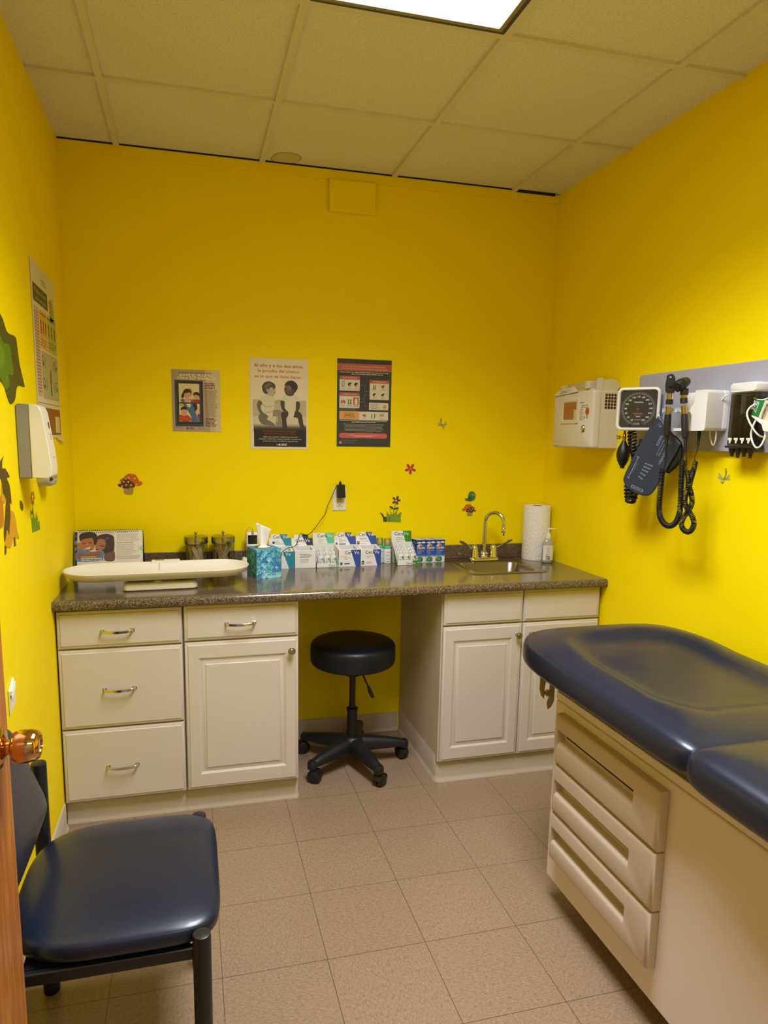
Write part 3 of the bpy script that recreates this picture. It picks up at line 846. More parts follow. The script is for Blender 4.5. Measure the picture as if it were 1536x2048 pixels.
# poster 1 : handwashing poster with a family in a window
p = mapsheet(F_back(.431, 1.817, -.0020), .214, .276, 'b09a88', (175, 95, 1390, 1690))
p.p_([(1000, 95), (1390, 95), (1390, 1690), (1120, 1690)], 'c9b695')
p.p_([(1180, 95), (1390, 95), (1390, 1690), (1260, 1690)], 'd3c3a0', 1.4)
for k in range(40): p.r_(178, 105 + k * 40, 250, 109 + k * 40, '9c8676', 1.5)
p.t_('UN SIMPLE PASO ES IMPORTANTE:', 760, 195, 30, '5a4a48', wid=860)
p.t_('¡LAVE EL PLOMO', 790, 265, 62, 'f4e6b8', wid=830, bold=.02); p.t_('PARA ELIMINARLO!', 795, 345, 64, 'f4e6b8', wid=950, bold=.02)
p.r_(245, 365, 955, 1560, '3c4a54', 1.5); p.r_(290, 400, 940, 1500, '20262c', 2); p.r_(320, 440, 900, 1450, '36424e', 2.3)
p.r_(350, 455, 860, 1430, 'e2cf9c', 2.6)
p.s_([(600, 560), (670, 600), (690, 680), (650, 780), (610, 760)], 'b49a78', 3)
p.s_([(440, 700), (480, 620), (560, 585), (640, 620), (655, 700), (600, 760), (480, 790), (450, 830), (412, 820), (415, 740)], '35181c', 3.2)
p.s_([(480, 720), (560, 690), (630, 680), (628, 770), (590, 830), (540, 850), (490, 800)], 'd09c7c', 3.4)
p.s_([(470, 850), (540, 850), (600, 840), (620, 930), (500, 940)], 'd8a484', 3.4)
p.s_([(390, 870), (480, 850), (500, 940), (640, 930), (620, 840), (700, 900), (760, 960), (790, 1090), (740, 1160), (700, 1060), (560, 1010), (420, 940)], '5e6680', 3.5)
p.s_([(360, 960), (440, 950), (450, 1030), (380, 1040)], 'b6ac72', 3.4)
p.s_([(450, 950), (520, 960), (560, 1050), (640, 1050), (660, 960), (690, 980), (740, 1140), (800, 1330), (810, 1430), (660, 1430), (640, 1300), (540, 1120), (480, 1050)], '4a6c98', 3.8)
p.s_([(530, 975), (640, 975), (620, 1050), (580, 1045)], 'e6cd94', 4)
p.s_([(690, 990), (790, 980), (800, 1100), (740, 1160)], '2c1c20', 3.6)
p.s_([(705, 720), (740, 670), (820, 665), (858, 700), (850, 790), (800, 740), (730, 780)], '3a2220', 3.6)
p.s_([(720, 760), (780, 735), (845, 770), (830, 830), (770, 860), (730, 820)], 'd0a078', 3.8)
p.s_([(680, 850), (760, 860), (840, 850), (858, 940), (740, 940)], 'b0362c', 3.9)
p.s_([(385, 1100), (430, 1050), (500, 1045), (545, 1090), (520, 1140), (400, 1150)], '34201c', 4.2)
p.s_([(395, 1150), (470, 1120), (540, 1150), (535, 1230), (480, 1280), (420, 1250)], 'd29c78', 4.4)
p.s_([(362, 1260), (420, 1270), (480, 1290), (540, 1260), (620, 1320), (640, 1415), (362, 1415)], 'c4482c', 4.5)
p.s_([(770, 1140), (850, 1090), (858, 1250), (790, 1260)], 'e0b486', 4); p.s_([(800, 1260), (858, 1240), (858, 1420), (830, 1420)], '7c4a4a', 4.1)
p.r_(330, 940, 900, 968, '44342e', 4.8)
p.b_(1000, 1260, 450, 26, 4, 42, '6a5650'); p.b_(1000, 1330, 620, 13, 18, 27, '8a7468'); p.b_(1000, 1320, 1110, 13, 8, 27, '8a7468'); p.b_(1000, 1310, 1350, 22, 7, 34, '6a5650')
p.b_(250, 480, 1590, 10, 2, 22, '8c786c'); p.e_(545, 1610, 28, 28, '4c4444'); p.b_(600, 740, 1605, 18, 2, 30, '4c4444'); p.b_(780, 1010, 1600, 10, 2, 24, '8c786c')
tag(emit('poster', p, smooth=0), 'small brown poster of a smiling family in a dark window frame', 'poster')

# poster 2 : two toddlers, black and white
PW, PH = .272, .418
p = mapsheet(F_back(.780, 1.883, -.0020), PW, PH, 'e6d8be', (95, 55, 1325, 1985))
p.r_(150, 930, 1290, 1500, 'bdb196', .8); p.r_(150, 1280, 1290, 1500, 'd2c7ab', 1.0)
g = ['c6bb9f', 'aaa088', '8a8170', '6a6255', '4e4840', '383430', '2a2826', '222120']
for k in range(8): p.r_(165, 1440 + k * 20, 1290, 1465 + k * 20, g[k], 1.2 + k * .05)
p.r_(172, 1595, 1290, 1935, '1e1d1c', 1.7)
for i, (tx, yy, ww) in enumerate((('Al año y a los dos años,', 240, 1040), ('la prueba del plomo', 350, 870), ('es lo que se debe hacer.', 465, 1000))):
    p.t_(tx, 700, yy, 62, 'b8402c', wid=ww, bold=.0 if i else .008)
# seated toddler on the left, head turned to the right
p.s_([(290, 1250), (400, 1215), (480, 1290), (445, 1345), (540, 1400), (608, 1450), (600, 1492), (490, 1480), (330, 1445), (272, 1335)], '736a58', 2.0)
p.s_([(570, 1170), (650, 1135), (765, 1170), (755, 1270), (745, 1370), (785, 1475), (700, 1485), (628, 1430), (650, 1290), (575, 1280)], '8f8570', 2.0)
p.s_([(640, 1300), (680, 1290), (670, 1420), (640, 1400)], 'b0a58c', 2.2)
p.s_([(600, 990), (645, 932), (750, 930), (742, 975), (680, 1008), (625, 1003)], 'b3a88f', 2.1)
p.s_([(440, 818), (500, 800), (585, 858), (632, 920), (622, 960), (595, 955), (602, 1040), (592, 1130), (572, 1180), (568, 1280), (505, 1296), (425, 1235), (345, 1175), (322, 1050), (345, 1010), (292, 940), (335, 875)], 'd6ccb2', 2.4)
p.s_([(345, 1020), (460, 1070), (590, 1050), (590, 1062), (460, 1090), (340, 1040)], 'b4aa92', 2.6); p.s_([(360, 1180), (470, 1190), (580, 1160), (575, 1175), (470, 1205)], 'aaa08a', 2.6)
p.s_([(292, 945), (352, 1000), (322, 1060), (325, 1140), (372, 1215), (340, 1245), (300, 1225), (262, 1150), (240, 1060), (258, 985)], '6c6352', 2.8)
p.s_([(430, 640), (560, 620), (625, 680), (633, 740), (622, 800), (582, 858), (520, 850), (450, 810), (420, 740)], 'b9ad93', 2.8)
p.s_([(348, 690), (360, 620), (410, 565), (480, 543), (560, 558), (622, 610), (632, 665), (600, 690), (540, 660), (500, 700), (470, 790), (430, 810), (380, 780)], '4c443a', 3.0)
p.s_([(400, 640), (480, 580), (560, 600), (500, 640), (440, 700)], '6c6252', 3.2); p.e_(462, 730, 26, 38, 'a4987e', 3.3); p.e_(592, 702, 16, 8, '2c2620', 3.3); p.e_(612, 772, 14, 9, '5c4c40', 3.3)
# seated toddler on the right, head turned to the left
p.s_([(760, 1190), (890, 1185), (898, 1260), (862, 1330), (872, 1480), (885, 1560), (800, 1565), (772, 1450), (752, 1300)], '3e372e', 2.2)
p.s_([(1015, 1230), (1100, 1165), (1185, 1220), (1212, 1340), (1235, 1465), (1288, 1520), (1180, 1535), (1128, 1420), (1100, 1310), (1012, 1290)], '40392f', 2.2)
p.s_([(745, 938), (822, 958), (830, 1060), (850, 1120), (912, 1148), (900, 1188), (805, 1182), (745, 1070)], '4a4237', 2.3)
p.s_([(1068, 955), (1138, 950), (1152, 1060), (1112, 1165), (1050, 1192), (1033, 1150), (1065, 1080)], '453d33', 2.3)
p.s_([(845, 808), (940, 842), (1020, 808), (1112, 860), (1140, 948), (1070, 965), (1060, 1150), (1037, 1165), (1010, 1285), (905, 1285), (905, 1190), (830, 1100), (822, 955), (742, 932), (772, 850)], 'd9d0b6', 2.5)
p.s_([(860, 780), (1000, 780), (1020, 812), (940, 840), (855, 812)], '37302a', 2.6)
p.s_([(825, 660), (900, 590), (985, 640), (990, 720), (1010, 790), (900, 812), (832, 765), (818, 710)], '5f5547', 2.8)
p.s_([(820, 640), (850, 560), (930, 513), (1020, 520), (1090, 585), (1103, 660), (1062, 740), (1010, 790), (985, 760), (975, 660), (900, 600), (850, 620)], '2e2924', 3.0)
p.s_([(880, 640), (950, 630), (960, 690), (900, 720)], '74695a', 3.0); p.e_(1008, 722, 24, 36, '544a3e', 3.2); p.e_(858, 692, 18, 8, '1c1814', 3.2); p.e_(846, 762, 14, 9, '2c241e', 3.2)
p.t_('El plomo envenena a la gente,', 725, 1615, 40, 'a83a22', 4, wid=720); p.t_('particularmente a los niños.', 735, 1672, 40, 'a83a22', 4, wid=680)
for tx, yy, ww in (('Hable con su doctor y hágale la prueba para', 1735, 740), ('el plomo a SUS niños cuando cumplan su primer año', 1780, 910), ('y otra vez cuando cumplan su segundo año.', 1825, 760)): p.t_(tx, 735, yy, 27, 'e0dac8', 4, wid=ww)
p.e_(715, 1890, 22, 22, 'd8d2c2', 4); p.s_([(640, 1890), (680, 1870), (690, 1910)], '8c8678', 4); p.b_(755, 885, 1885, 16, 2, 24, 'd8d2c2', 4)
tag(emit('poster', p, smooth=0), 'black and white poster of two seated toddlers facing each other, red heading', 'poster')

# poster 3 : dark infographic
p = mapsheet(F_back(1.193, 1.896, -.0020), .270, .415, '35373a', (100, 78, 1268, 1985))
p.r_(102, 178, 1266, 335, 'b85a54')
p.t_('BY THE TIME CERTAIN MENINGITIS B SYMPTOMS APPEAR,', 680, 252, 26, 'e8c8b8', wid=930); p.t_('IT MAY BE TOO LATE TO AVOID POTENTIAL CONSEQUENCES.', 685, 305, 26, 'e8c8b8', wid=990)
p.b_(150, 1210, 372, 17, 1, 30, 'b8b4ac', var=0); p.b_(400, 1080, 410, 17, 1, 30, 'b8b4ac', var=0)
def card(u0, v0, u1, v1, head, parts):
    p.r_(u0, v0, u1, v1, 'd8d2c2', 1.5, .004)
    if head: p.r_(u0, v0, u1, v0 + head, 'b85a5c', 2, .003); p.b_(u0 + 70, u1 - 70, v0 + head * .6, 12, 1, 20, 'e8c8b8', 2.6, var=0)
def face(u, v, s=1, hair='201c1c'):
    p.e_(u, v + 18 * s, 32 * s, 42 * s, 'd8a468', 2.4); p.s_([(u - 42 * s, v), (u - 25 * s, v - 35 * s), (u + 20 * s, v - 42 * s), (u + 42 * s, v - 15 * s), (u + 10 * s, v - 10 * s), (u - 20 * s, v + 30 * s)], hair, 2.8)
def leg_(u, v, s=1): p.r_(u - 10 * s, v - 50 * s, u + 10 * s, v + 40 * s, '2a2c30', 2.4); p.p_([(u - 26 * s, v + 55 * s), (u + 12 * s, v + 55 * s), (u + 12 * s, v + 36 * s), (u - 10 * s, v + 36 * s)], '2a2c30', 2.4); p.r_(u - 12 * s, v - 14 * s, u + 12 * s, v - 4 * s, 'a89c8c', 2.8)
card(150, 445, 582, 765, 78, 0); p.r_(195, 548, 256, 680, '7c9498', 2.2); p.r_(212, 562, 240, 660, 'c8d0cc', 2.5); face(368, 630); face(505, 630)
for u in (225, 370, 498): p.b_(u - 55, u + 55, 728, 9, 1, 10, '6c6860', var=.1)
card(150, 800, 580, 1140, 78, 0)
p.s_([(178, 1030), (190, 975), (215, 965), (225, 1000), (235, 965), (265, 975), (276, 1030), (240, 1045), (226, 1010), (210, 1045)], 'c0605c', 2.4); leg_(345, 1000, 1); leg_(392, 1000, 1)
p.r_(445, 905, 560, 1065, 'b8504c', 2.2); p.s_([(480, 1050), (480, 950), (505, 920), (530, 950), (530, 1050)], 'e4d8c4', 2.6); p.e_(492, 945, 8, 10, '35373a', 3)
for u in (225, 370, 505): p.b_(u - 50, u + 50, 1085, 9, 2, 22, '6c6860', var=.1)
card(795, 515, 1218, 945, 72, 0); leg_(880, 665, .8); leg_(915, 665, .8); face(1088, 660, .85, '7c2c34'); face(900, 840, .85); face(1088, 840, .85)
for u, v in ((890, 728), (1090, 738), (905, 910), (1090, 910)): p.b_(u - 50, u + 50, v, 9, 1, 10, '6c6860', var=.1)
card(787, 1010, 1210, 1170, 0, 0); p.b_(820, 1030, 1052, 11, 4, 29, '8c8880'); p.e_(1128, 1098, 44, 44, 'cf9a58', 2.2); p.r_(1126, 1066, 1131, 1100, '6c4420', 2.6); p.r_(1126, 1095, 1150, 1100, '6c4420', 2.6)
for a in ([(582, 640), (690, 640), (690, 770), (790, 770)], [(582, 935), (690, 935), (690, 835), (790, 835)], [(582, 995), (690, 995), (690, 1083), (785, 1083)]):
    for (x0, y0), (x1, y1) in zip(a, a[1:]): p.r_(min(x0, x1) - 2, min(y0, y1) - 2, max(x0, x1) + 2, max(y0, y1) + 2, '9c9890', 1.6)
p.b_(155, 580, 1158, 8, 2, 28, '8c8880'); p.r_(152, 1205, 575, 1392, 'd8a35c', 1.6); p.r_(575, 1212, 1208, 1395, 'd8d2c2', 1.6); p.b_(230, 500, 1258, 12, 4, 29, '7c5c34', al='C')
p.s_([(645, 1290), (690, 1262), (722, 1290), (710, 1330), (670, 1315)], 'c0605c', 2.4); leg_(850, 1295, .8); leg_(915, 1295, .8)
for k in range(4): p.r_(1028 + k * 24, 1258, 1046 + k * 24, 1312, 'c07a3c', 2.4)
for u in (690, 885, 1070): p.b_(u - 45, u + 45, 1368, 9, 1, 10, '5c5850', var=.1)
p.b_(165, 1185, 1420, 12, 1, 20, 'd0ccc0', var=0); p.b_(410, 945, 1452, 14, 1, 20, 'd0ccc0', var=0); p.b_(180, 1180, 1495, 9, 6, 29, 'a8a49c', al='C', var=.3); p.b_(490, 870, 1668, 7, 1, 9, '908c84', var=0)
p.r_(150, 1685, 1198, 1800, 'c8605c', 1.6, .012); p.b_(340, 1010, 1738, 11, 1, 12, 'e0a498', var=0); p.b_(440, 920, 1768, 12, 1, 12, 'e0a498', var=0)
p.b_(165, 570, 1850, 7, 1, 9, '908c84'); p.e_(180, 1898, 30, 30, 'c88478', 1.8); p.b_(235, 520, 1888, 7, 2, 26, '7c7870')
tag(emit('poster', p, smooth=0), 'dark grey poster with salmon banner and cream picture boxes of symptoms', 'poster')

# poster 4 : long sheet on the left wall, above the dispenser
fr = F_left(-.678, 2.108, .002)
w4, h4 = .430, .600
p = PR(ink('dcd2b0', .5), fr)
p.box(0, w4, -h4, 0, -.0008, 0)
p.add([(w4 - .12, -h4, 0), (w4, -h4, 0), (w4 + .012, -h4 - .02, .012), (w4 - .10, -h4 - .008, .004)], [(0, 3, 2, 1)])
p.Rr(.02, -.135, .27, -.075, '55512e'); p.T('Proteja a su familia', .145, -.102, .016, 'c8c29c', wid=.20); p.T('para la temporada', .145, -.126, .014, 'c8c29c', wid=.18)
p.bars(.17, .27, -.045, .006, 2, .012, 'a09868')
p.P([(.29, -.09), (.37, -.075), (.40, -.15), (.31, -.17)], 'c4ad2e'); p.bars(.30, .37, -.10, .004, 5, .012, '7c7438')
p.Rr(.018, -.455, .100, -.150, 'd2aa84'); p.bars(.026, .094, -.170, .004, 26, .0108, '94745c')
p.Rr(.108, -.285, .235, -.150, 'd8ae58'); p.Rr(.245, -.285, .415, -.150, 'bcb85c')
for i in range(3):
    p.E(.128 + i * .042, -.215, .012, .020, 'b46c28', 2); p.E(.128 + i * .042, -.193, .008, .008, '6c4424', 2.4); p.E(.268 + i * .055, -.215, .013, .020, '7c8434', 2); p.E(.268 + i * .055, -.192, .009, .009, '4c4c2c', 2.4)
p.bars(.115, .23, -.165, .005, 1, .01, 'a4501c'); p.bars(.25, .41, -.165, .005, 1, .01, '5c6424'); p.bars(.115, .23, -.255, .003, 3, .009, '9c6c38'); p.bars(.25, .41, -.25, .003, 3, .009, '6c6c38')
p.Rr(.108, -.460, .415, -.292, 'b4b07c')
p.E(.262, -.380, .018, .035, '9c5c30', 2); p.E(.262, -.335, .012, .014, 'd0a468', 2.4); p.Rr(.252, -.445, .272, -.41, '4c4c3c', 2)
for cx_, cy_ in ((.135, -.325), (.135, -.405), (.375, -.325), (.375, -.405)): p.E(cx_, cy_, .016, .020, '5c5c3c', 2); p.E(cx_, cy_ + .004, .009, .011, 'c8c49c', 2.4); p.bars(cx_ + .025 if cx_ < .2 else cx_ - .06, cx_ + .06 if cx_ < .2 else cx_ - .025, cy_ + .01, .003, 5, .008, '74704c')
p.Rr(.010, -.4785, .425, -.4765, '6c6440')
p.Rr(.015, -.590, .415, -.492, '9c5a30')
p.Rr(.015, -.590, .130, -.492, '786020', 1.4)
for k in range(5): p.Rr(.030, -.515 - k * .016, .085, -.508 - k * .016, 'd0c080', 2)
for k in range(9): p.Rr(.135, -.500 - k * .0105, .415, -.4985 - k * .0105, '74401e', 1.6)
p.Rr(.300, -.582, .395, -.520, 'd8c68c', 2.2); p.Rr(.300, -.582, .306, -.520, '8c7440', 2.4)
tag(emit('poster', p, smooth=0), 'long cream information sheet high on the left wall above the dispenser', 'poster')

# ------------------------------------------------------------------ wall stickers (thin vinyl cut-outs)
class Stk(PR):
    """pts are photo positions on the wall plane; they are stored as wall coordinates"""
    def wall(s, wname): s.w = wname; return s
    def k(s, pts):
        o = []
        for u, v in pts:
            if s.w == 'b': q_ = at(u, v, Y=0); o.append((q_.x, q_.z))
            elif s.w == 'l': q_ = at(u, v, X=0); o.append((q_.y, q_.z))
            else: q_ = at(u, v, X=W); o.append((-q_.y, q_.z))
        return o
    def zs(s, z, u0, v0, sc, pts): return [(u0 + a * sc, v0 + b_ * sc) for a, b_ in pts]
def stk(wname):
    fr = {'b': F_back(0, 0, -.0006), 'l': F_left(0, 0, .0006), 'r': frame((W - .0006, 0, 0), (0, -1, 0), (0, 0, 1))}[wname]
    return Stk(None, fr).wall(wname)
def zz(u0, v0, sc, pts): return [(u0 + a * sc, v0 + b_ * sc) for a, b_ in pts]
def mushrooms(s, pts_fn, flip=False):
    f = pts_fn
    s.S(s.k(f([(500, 810), (770, 760), (795, 880), (780, 985), (700, 1020), (560, 1010), (480, 970), (475, 900)])), 'a88c4c', 1)
    s.S(s.k(f([(335, 560), (360, 490), (470, 420), (560, 330), (680, 292), (830, 310), (920, 400), (990, 530), (1070, 560), (1105, 630), (1040, 700), (900, 715), (800, 650), (650, 520), (500, 480), (390, 580)])), 'c86410', 1.6)
    s.S(s.k(f([(270, 680), (290, 640), (350, 640), (400, 560), (500, 470), (600, 460), (700, 540), (840, 650), (835, 765), (680, 770), (640, 815), (560, 800), (450, 800), (430, 760), (350, 750), (290, 730)])), '5c3418', 2.2)
    for u, v, r in ((632, 438, 34), (845, 455, 40), (750, 322, 26), (1000, 555, 26), (902, 668, 34)): s.P(s.k(f([(u + r * math.cos(a * PI / 6), v + r * math.sin(a * PI / 6)) for a in range(12)])), 'e8a838', 2.8)
    for u, v, r in ((468, 570, 26), (625, 578, 28), (553, 680, 26), (722, 688, 28), (410, 722, 24), (345, 625, 18), (545, 475, 20)): s.P(s.k(f([(u + r * math.cos(a * PI / 6), v + r * math.sin(a * PI / 6)) for a in range(12)])), 'e8d498', 3.2)
s = stk('b'); mushrooms(s, lambda P: zz(220, 930, .0586, P))
tag(emit('mushroom_sticker', s, smooth=0), 'wall sticker of a large orange and a brown spotted mushroom, left of the outlet', 'sticker')
Z6 = lambda P: zz(740, 830, .14323, P)
s = stk('b')
for a in (0, 1, 2, 3, 4):
    an = math.radians(-90 + 180 + a * 72); dx, dy = math.cos(an), math.sin(an)
    P = [(563 + dx * d_ - dy * w_, 752 + dy * d_ + dx * w_) for d_, w_ in ((8, 8), (35, 17), (62, 19), (78, 8), (78, -8), (62, -19), (35, -17), (8, -8))]
    s.S(s.k(Z6(P)), 'b83a12', 1)
s.P(s.k(Z6([(563 + 14 * math.cos(a * PI / 6), 752 + 14 * math.sin(a * PI / 6)) for a in range(12)])), 'e07a50', 2)
tag(emit('flower_sticker', s, smooth=0), 'small red five-petal flower wall sticker on the back wall', 'sticker')
s = stk('b')
s.P(s.k(Z6([(312, 1405), (355, 1215), (364, 1217), (320, 1407)])), '5a4a1c', 1.8)
for an, L_ in ((-62, 70), (-5, 64), (65, 62), (140, 62), (-135, 62)):
    dx, dy = math.cos(math.radians(an)), math.sin(math.radians(an))
    P = [(362 + dx * d_ - dy * w_, 1195 + dy * d_ + dx * w_) for d_, w_ in ((6, 6), (L_ * .5, 16), (L_ * .85, 15), (L_, 4), (L_, -4), (L_ * .85, -15), (L_ * .5, -16), (6, -6))]
    s.S(s.k(Z6(P)), '6c4430', 1.4)
s.P(s.k(Z6([(362 + 13 * math.cos(a * PI / 6), 1195 + 13 * math.sin(a * PI / 6)) for a in range(12)])), 'dcc890', 2)
s.S(s.k(Z6([(272, 1273), (310, 1280), (332, 1316), (300, 1312), (278, 1292)])), '3c4c1c', 2); s.S(s.k(Z6([(328, 1310), (360, 1292), (402, 1292), (378, 1318), (340, 1322)])), '3c4c1c', 2)
s.P(s.k(Z6([(132, 1352), (175, 1378), (205, 1425), (222, 1415), (236, 1440), (238, 1492), (185, 1492), (178, 1430)])), '3f4f1e', 1)
s.P(s.k(Z6([(236, 1492), (228, 1350), (262, 1390), (275, 1400), (210, 1322), (272, 1392), (290, 1390), (270, 1290), (300, 1370), (312, 1402), (340, 1370), (412, 1290), (378, 1350), (372, 1400), (400, 1372), (442, 1355), (428, 1420), (432, 1500)])), '7c9828', 1.2)
s.P(s.k(Z6([(262, 1450), (272, 1410), (278, 1452), (272, 1492), (264, 1492)])), '4c6420', 1.5)
tag(emit('grass_flower_sticker', s, smooth=0), 'wall sticker of a brown flower in a green grass tuft above the cartons', 'sticker')
s = stk('b')
Z6b = lambda P: zz(740, 830, .14323, [(1395 + (a - 620) * -.235, 1325 + (b_ - 640) * .235) for a, b_ in P])
mushrooms(s, Z6b)
s.S(s.k(Z6([(1322, 1165), (1360, 1160), (1372, 1110), (1392, 1075), (1430, 1065), (1462, 1085), (1474, 1128), (1465, 1170), (1435, 1200), (1390, 1207), (1345, 1200), (1325, 1180)])), '3f7a44', 1.2)
s.S(s.k(Z6([(1368, 1190), (1385, 1140), (1415, 1135), (1420, 1165), (1395, 1195)])), '2c5c34', 1.8); s.P(s.k(Z6([(1441 + 11 * math.cos(a * PI / 6), 1115 + 11 * math.sin(a * PI / 6)) for a in range(12)])), 'dcd8a8', 2); s.P(s.k(Z6([(1444 + 6 * math.cos(a * PI / 6), 1115 + 6 * math.sin(a * PI / 6)) for a in range(12)])), '1c1c14', 2.5)
for u in (1388, 1408): s.P(s.k(Z6([(u, 1205), (u + 4, 1205), (u + 4, 1236), (u, 1236)])), '8c7a2c', 1.1)
tag(emit('bird_sticker', s, smooth=0), 'wall sticker of a green bird standing on small spotted mushrooms near the faucet', 'sticker')
def dragonfly(s, f, flip):
    K = lambda P: s.k(f(P))
    for P in ([(540, 530), (580, 510), (690, 570), (700, 600), (600, 590)], [(560, 410), (620, 420), (700, 540), (690, 575), (610, 520)], [(740, 580), (840, 480), (930, 460), (900, 530), (790, 600)], [(750, 590), (900, 560), (940, 600), (860, 620), (770, 615)]): s.S(K(P), 'b4b45c', 1)
    s.S(K([(775, 260), (800, 245), (822, 300), (830, 380), (800, 500), (750, 570), (745, 600), (722, 590), (725, 550), (775, 480), (782, 400)]), '7c8c10', 1.6)
    s.S(K([(640, 640), (690, 600), (740, 610), (750, 650), (720, 710), (690, 730), (655, 700)]), '8c9420', 1.8)
    for u, v in ((700, 645), (655, 665)): s.P(K([(u + 28 * math.cos(a * PI / 6), v + 32 * math.sin(a * PI / 6)) for a in range(12)]), 'dcd8a0', 2.2); s.P(K([(u - 4 + 12 * math.cos(a * PI / 6), v + 10 + 14 * math.sin(a * PI / 6)) for a in range(12)]), '3c3414', 2.6)
s = stk('r'); dragonfly(s, lambda P: zz(1400, 920, .0651, P), 0); tag(emit('dragonfly_sticker', s, smooth=0), 'small green dragonfly wall sticker below the grey equipment board', 'sticker')
s = stk('b'); dragonfly(s, lambda P: zz(740, 830, .14323, [(1025 + (700 - a) * .34, 165 + (b_ - 650) * .30) for a, b_ in P]), 1); tag(emit('dragonfly_sticker', s, smooth=0), 'small green dragonfly wall sticker right of the dark poster', 'sticker')
# left wall
ZL = lambda P: zz(0, 600, .264, P)
s = stk('l')
s.S(s.k(ZL([(-160, 130), (-60, 20), (0, 105), (25, 160), (55, 245), (115, 280), (130, 360), (150, 500), (183, 640), (180, 660), (130, 655), (112, 755), (78, 790), (50, 730), (20, 640), (-60, 560), (-170, 420)])), '4c4e10', 1, 4)
s.S(s.k(ZL([(-150, 260), (-20, 240), (20, 320), (70, 345), (85, 440), (102, 550), (85, 570), (60, 565), (70, 640), (45, 680), (20, 640), (0, 590), (-130, 450)])), '5c7c12', 1.6, 4)
s.S(s.k(ZL([(-150, 330), (-30, 300), (30, 400), (20, 500), (-40, 520), (-140, 450)])), '6c8c14', 2, 4)
tag(emit('leaf_sticker', s, smooth=0), 'large jagged green leaf wall sticker at the left edge above the dispenser', 'sticker')
ZM = lambda P: zz(0, 890, .1172, P)
s = stk('l')
s.S(s.k(ZM([(60, 188), (35, 270), (35, 400), (70, 395), (110, 440), (160, 545), (112, 570), (160, 700), (195, 1000), (165, 985), (175, 1200), (160, 1400), (150, 1540), (118, 1440), (100, 1560), (72, 1650), (62, 1450), (80, 1250), (90, 1050), (100, 950), (70, 870), (40, 800), (15, 600), (-40, 500), (-10, 300)])), '54400e', 1.6, 4)
s.S(s.k(ZM([(20, 650), (60, 700), (95, 850), (100, 950), (60, 1000), (20, 900)])), 'd4a010', 1.2, 4)
s.S(s.k(ZM([(-160, 800), (20, 900), (60, 1200), (40, 1400), (-120, 1400)])), 'c87c10', 1.0, 4)
s.S(s.k(ZM([(180, 1130), (230, 1150), (265, 1280), (290, 1450), (320, 1600), (230, 1580), (180, 1760), (80, 1700), (110, 1560), (130, 1420), (165, 1330)])), 'dc9e10', 1.1, 4)
s.P(s.k(ZM([(228, 1580), (255, 1568), (268, 1715), (238, 1738)])), '6c4c14', 2); s.P(s.k(ZM([(75, 1710), (108, 1730), (105, 1850), (75, 1885)])), '6c4c14', 2)
tag(emit('animal_sticker', s, smooth=0), 'tall brown and orange animal wall sticker partly behind the open door', 'sticker')
s = stk('l'); s.S(s.k(ZM([(340, 945), (368, 960), (392, 1030), (390, 1100), (370, 1122), (345, 1080), (335, 1000)])), '5c4a08', 1, 4)
tag(emit('spot_sticker', s, smooth=0), 'small dark brown oval wall sticker below the dispenser', 'sticker')
s = stk('l')
s.P(s.k(ZM([(550, 1495), (535, 1300), (500, 1130), (545, 1270), (570, 1140), (590, 1280), (620, 1130), (625, 1260), (645, 1200), (640, 1330), (665, 1280), (682, 1440)])), '6c9010', 1)
s.S(s.k(ZM([(520, 1090), (540, 1140), (562, 1080), (562, 1150), (545, 1195), (525, 1150)])), '4c5c10', 1.6, 3); s.P(s.k(ZM([(545, 1190), (560, 900), (566, 900), (553, 1190)])), '8c7c10', 1.2)
for dx, dy in ((-15, -70), (12, -80), (-22, 0), (25, -10), (-12, 70), (14, 78)): s.S(s.k(ZM([(555 + dx - 10, 905 + dy), (555 + dx, 905 + dy - 40), (555 + dx + 10, 905 + dy), (555 + dx, 905 + dy + 40)])), 'c86c10', 2, 3)
tag(emit('grass_flower_sticker', s, smooth=0), 'orange flower and green grass wall sticker on the left wall under the dispensers', 'sticker')

# ------------------------------------------------------------------ outlet, adapter, cord, wall bracket
t = thing('wall_outlet', 'white duplex wall outlet above the cartons on the back wall', 'outlet', (1.209, -.001, 1.223))
m = MB(WHITE, F_back(1.176, 1.168, -.0005)); m.panel([(0, 0, .066, .110, 0), (0, 0, .066, .110, .003), (.004, .004, .062, .106, .0055)]); emit('wall_plate', m, t, smooth=30)
m = MB(mat('almond_outlet_insert', 'd9cfb0', .4), F_back(1.176, 1.168, -.006)); m.box(.017, .049, .020, .052, 0, .0025); m.box(.017, .049, .060, .092, 0, .0025)
m.use(BLK); m.box(.025, .027, .036, .046, .0024, .0029); m.box(.038, .040, .036, .046, .0024, .0029); m.add([(p[0], p[1], .0029) for p in ell(.0325, .028, .0025)], [tuple(range(20))])
m.use(mat('outlet_orange_mark', 'c88a3c', .5)); m.box(.022, .044, .054, .0585, .0005, .0018); m.use(SATIN); m.add([(p[0], p[1], .0006) for p in ell(.033, .008, .0022)], [tuple(range(20))]); emit('sockets', m, t, smooth=0)
t = thing('power_adapter', 'black plug-in power adapter with thin black cord in the outlet', 'charger', (1.211, -.03, 1.232))
m = MB(BLK); m.hull8([(1.192, -.038, 1.232), (1.233, -.038, 1.234), (1.232, -.009, 1.234), (1.193, -.009, 1.232), (1.190, -.036, 1.296), (1.229, -.036, 1.298), (1.229, -.009, 1.298), (1.190, -.009, 1.296)])
m.tube([(1.209, -.02, 1.296), (1.209, -.02, 1.303), (1.209, -.02, 1.316)], [.008, .007, .002], 10)
emit('housing', m, t, bev=.003)
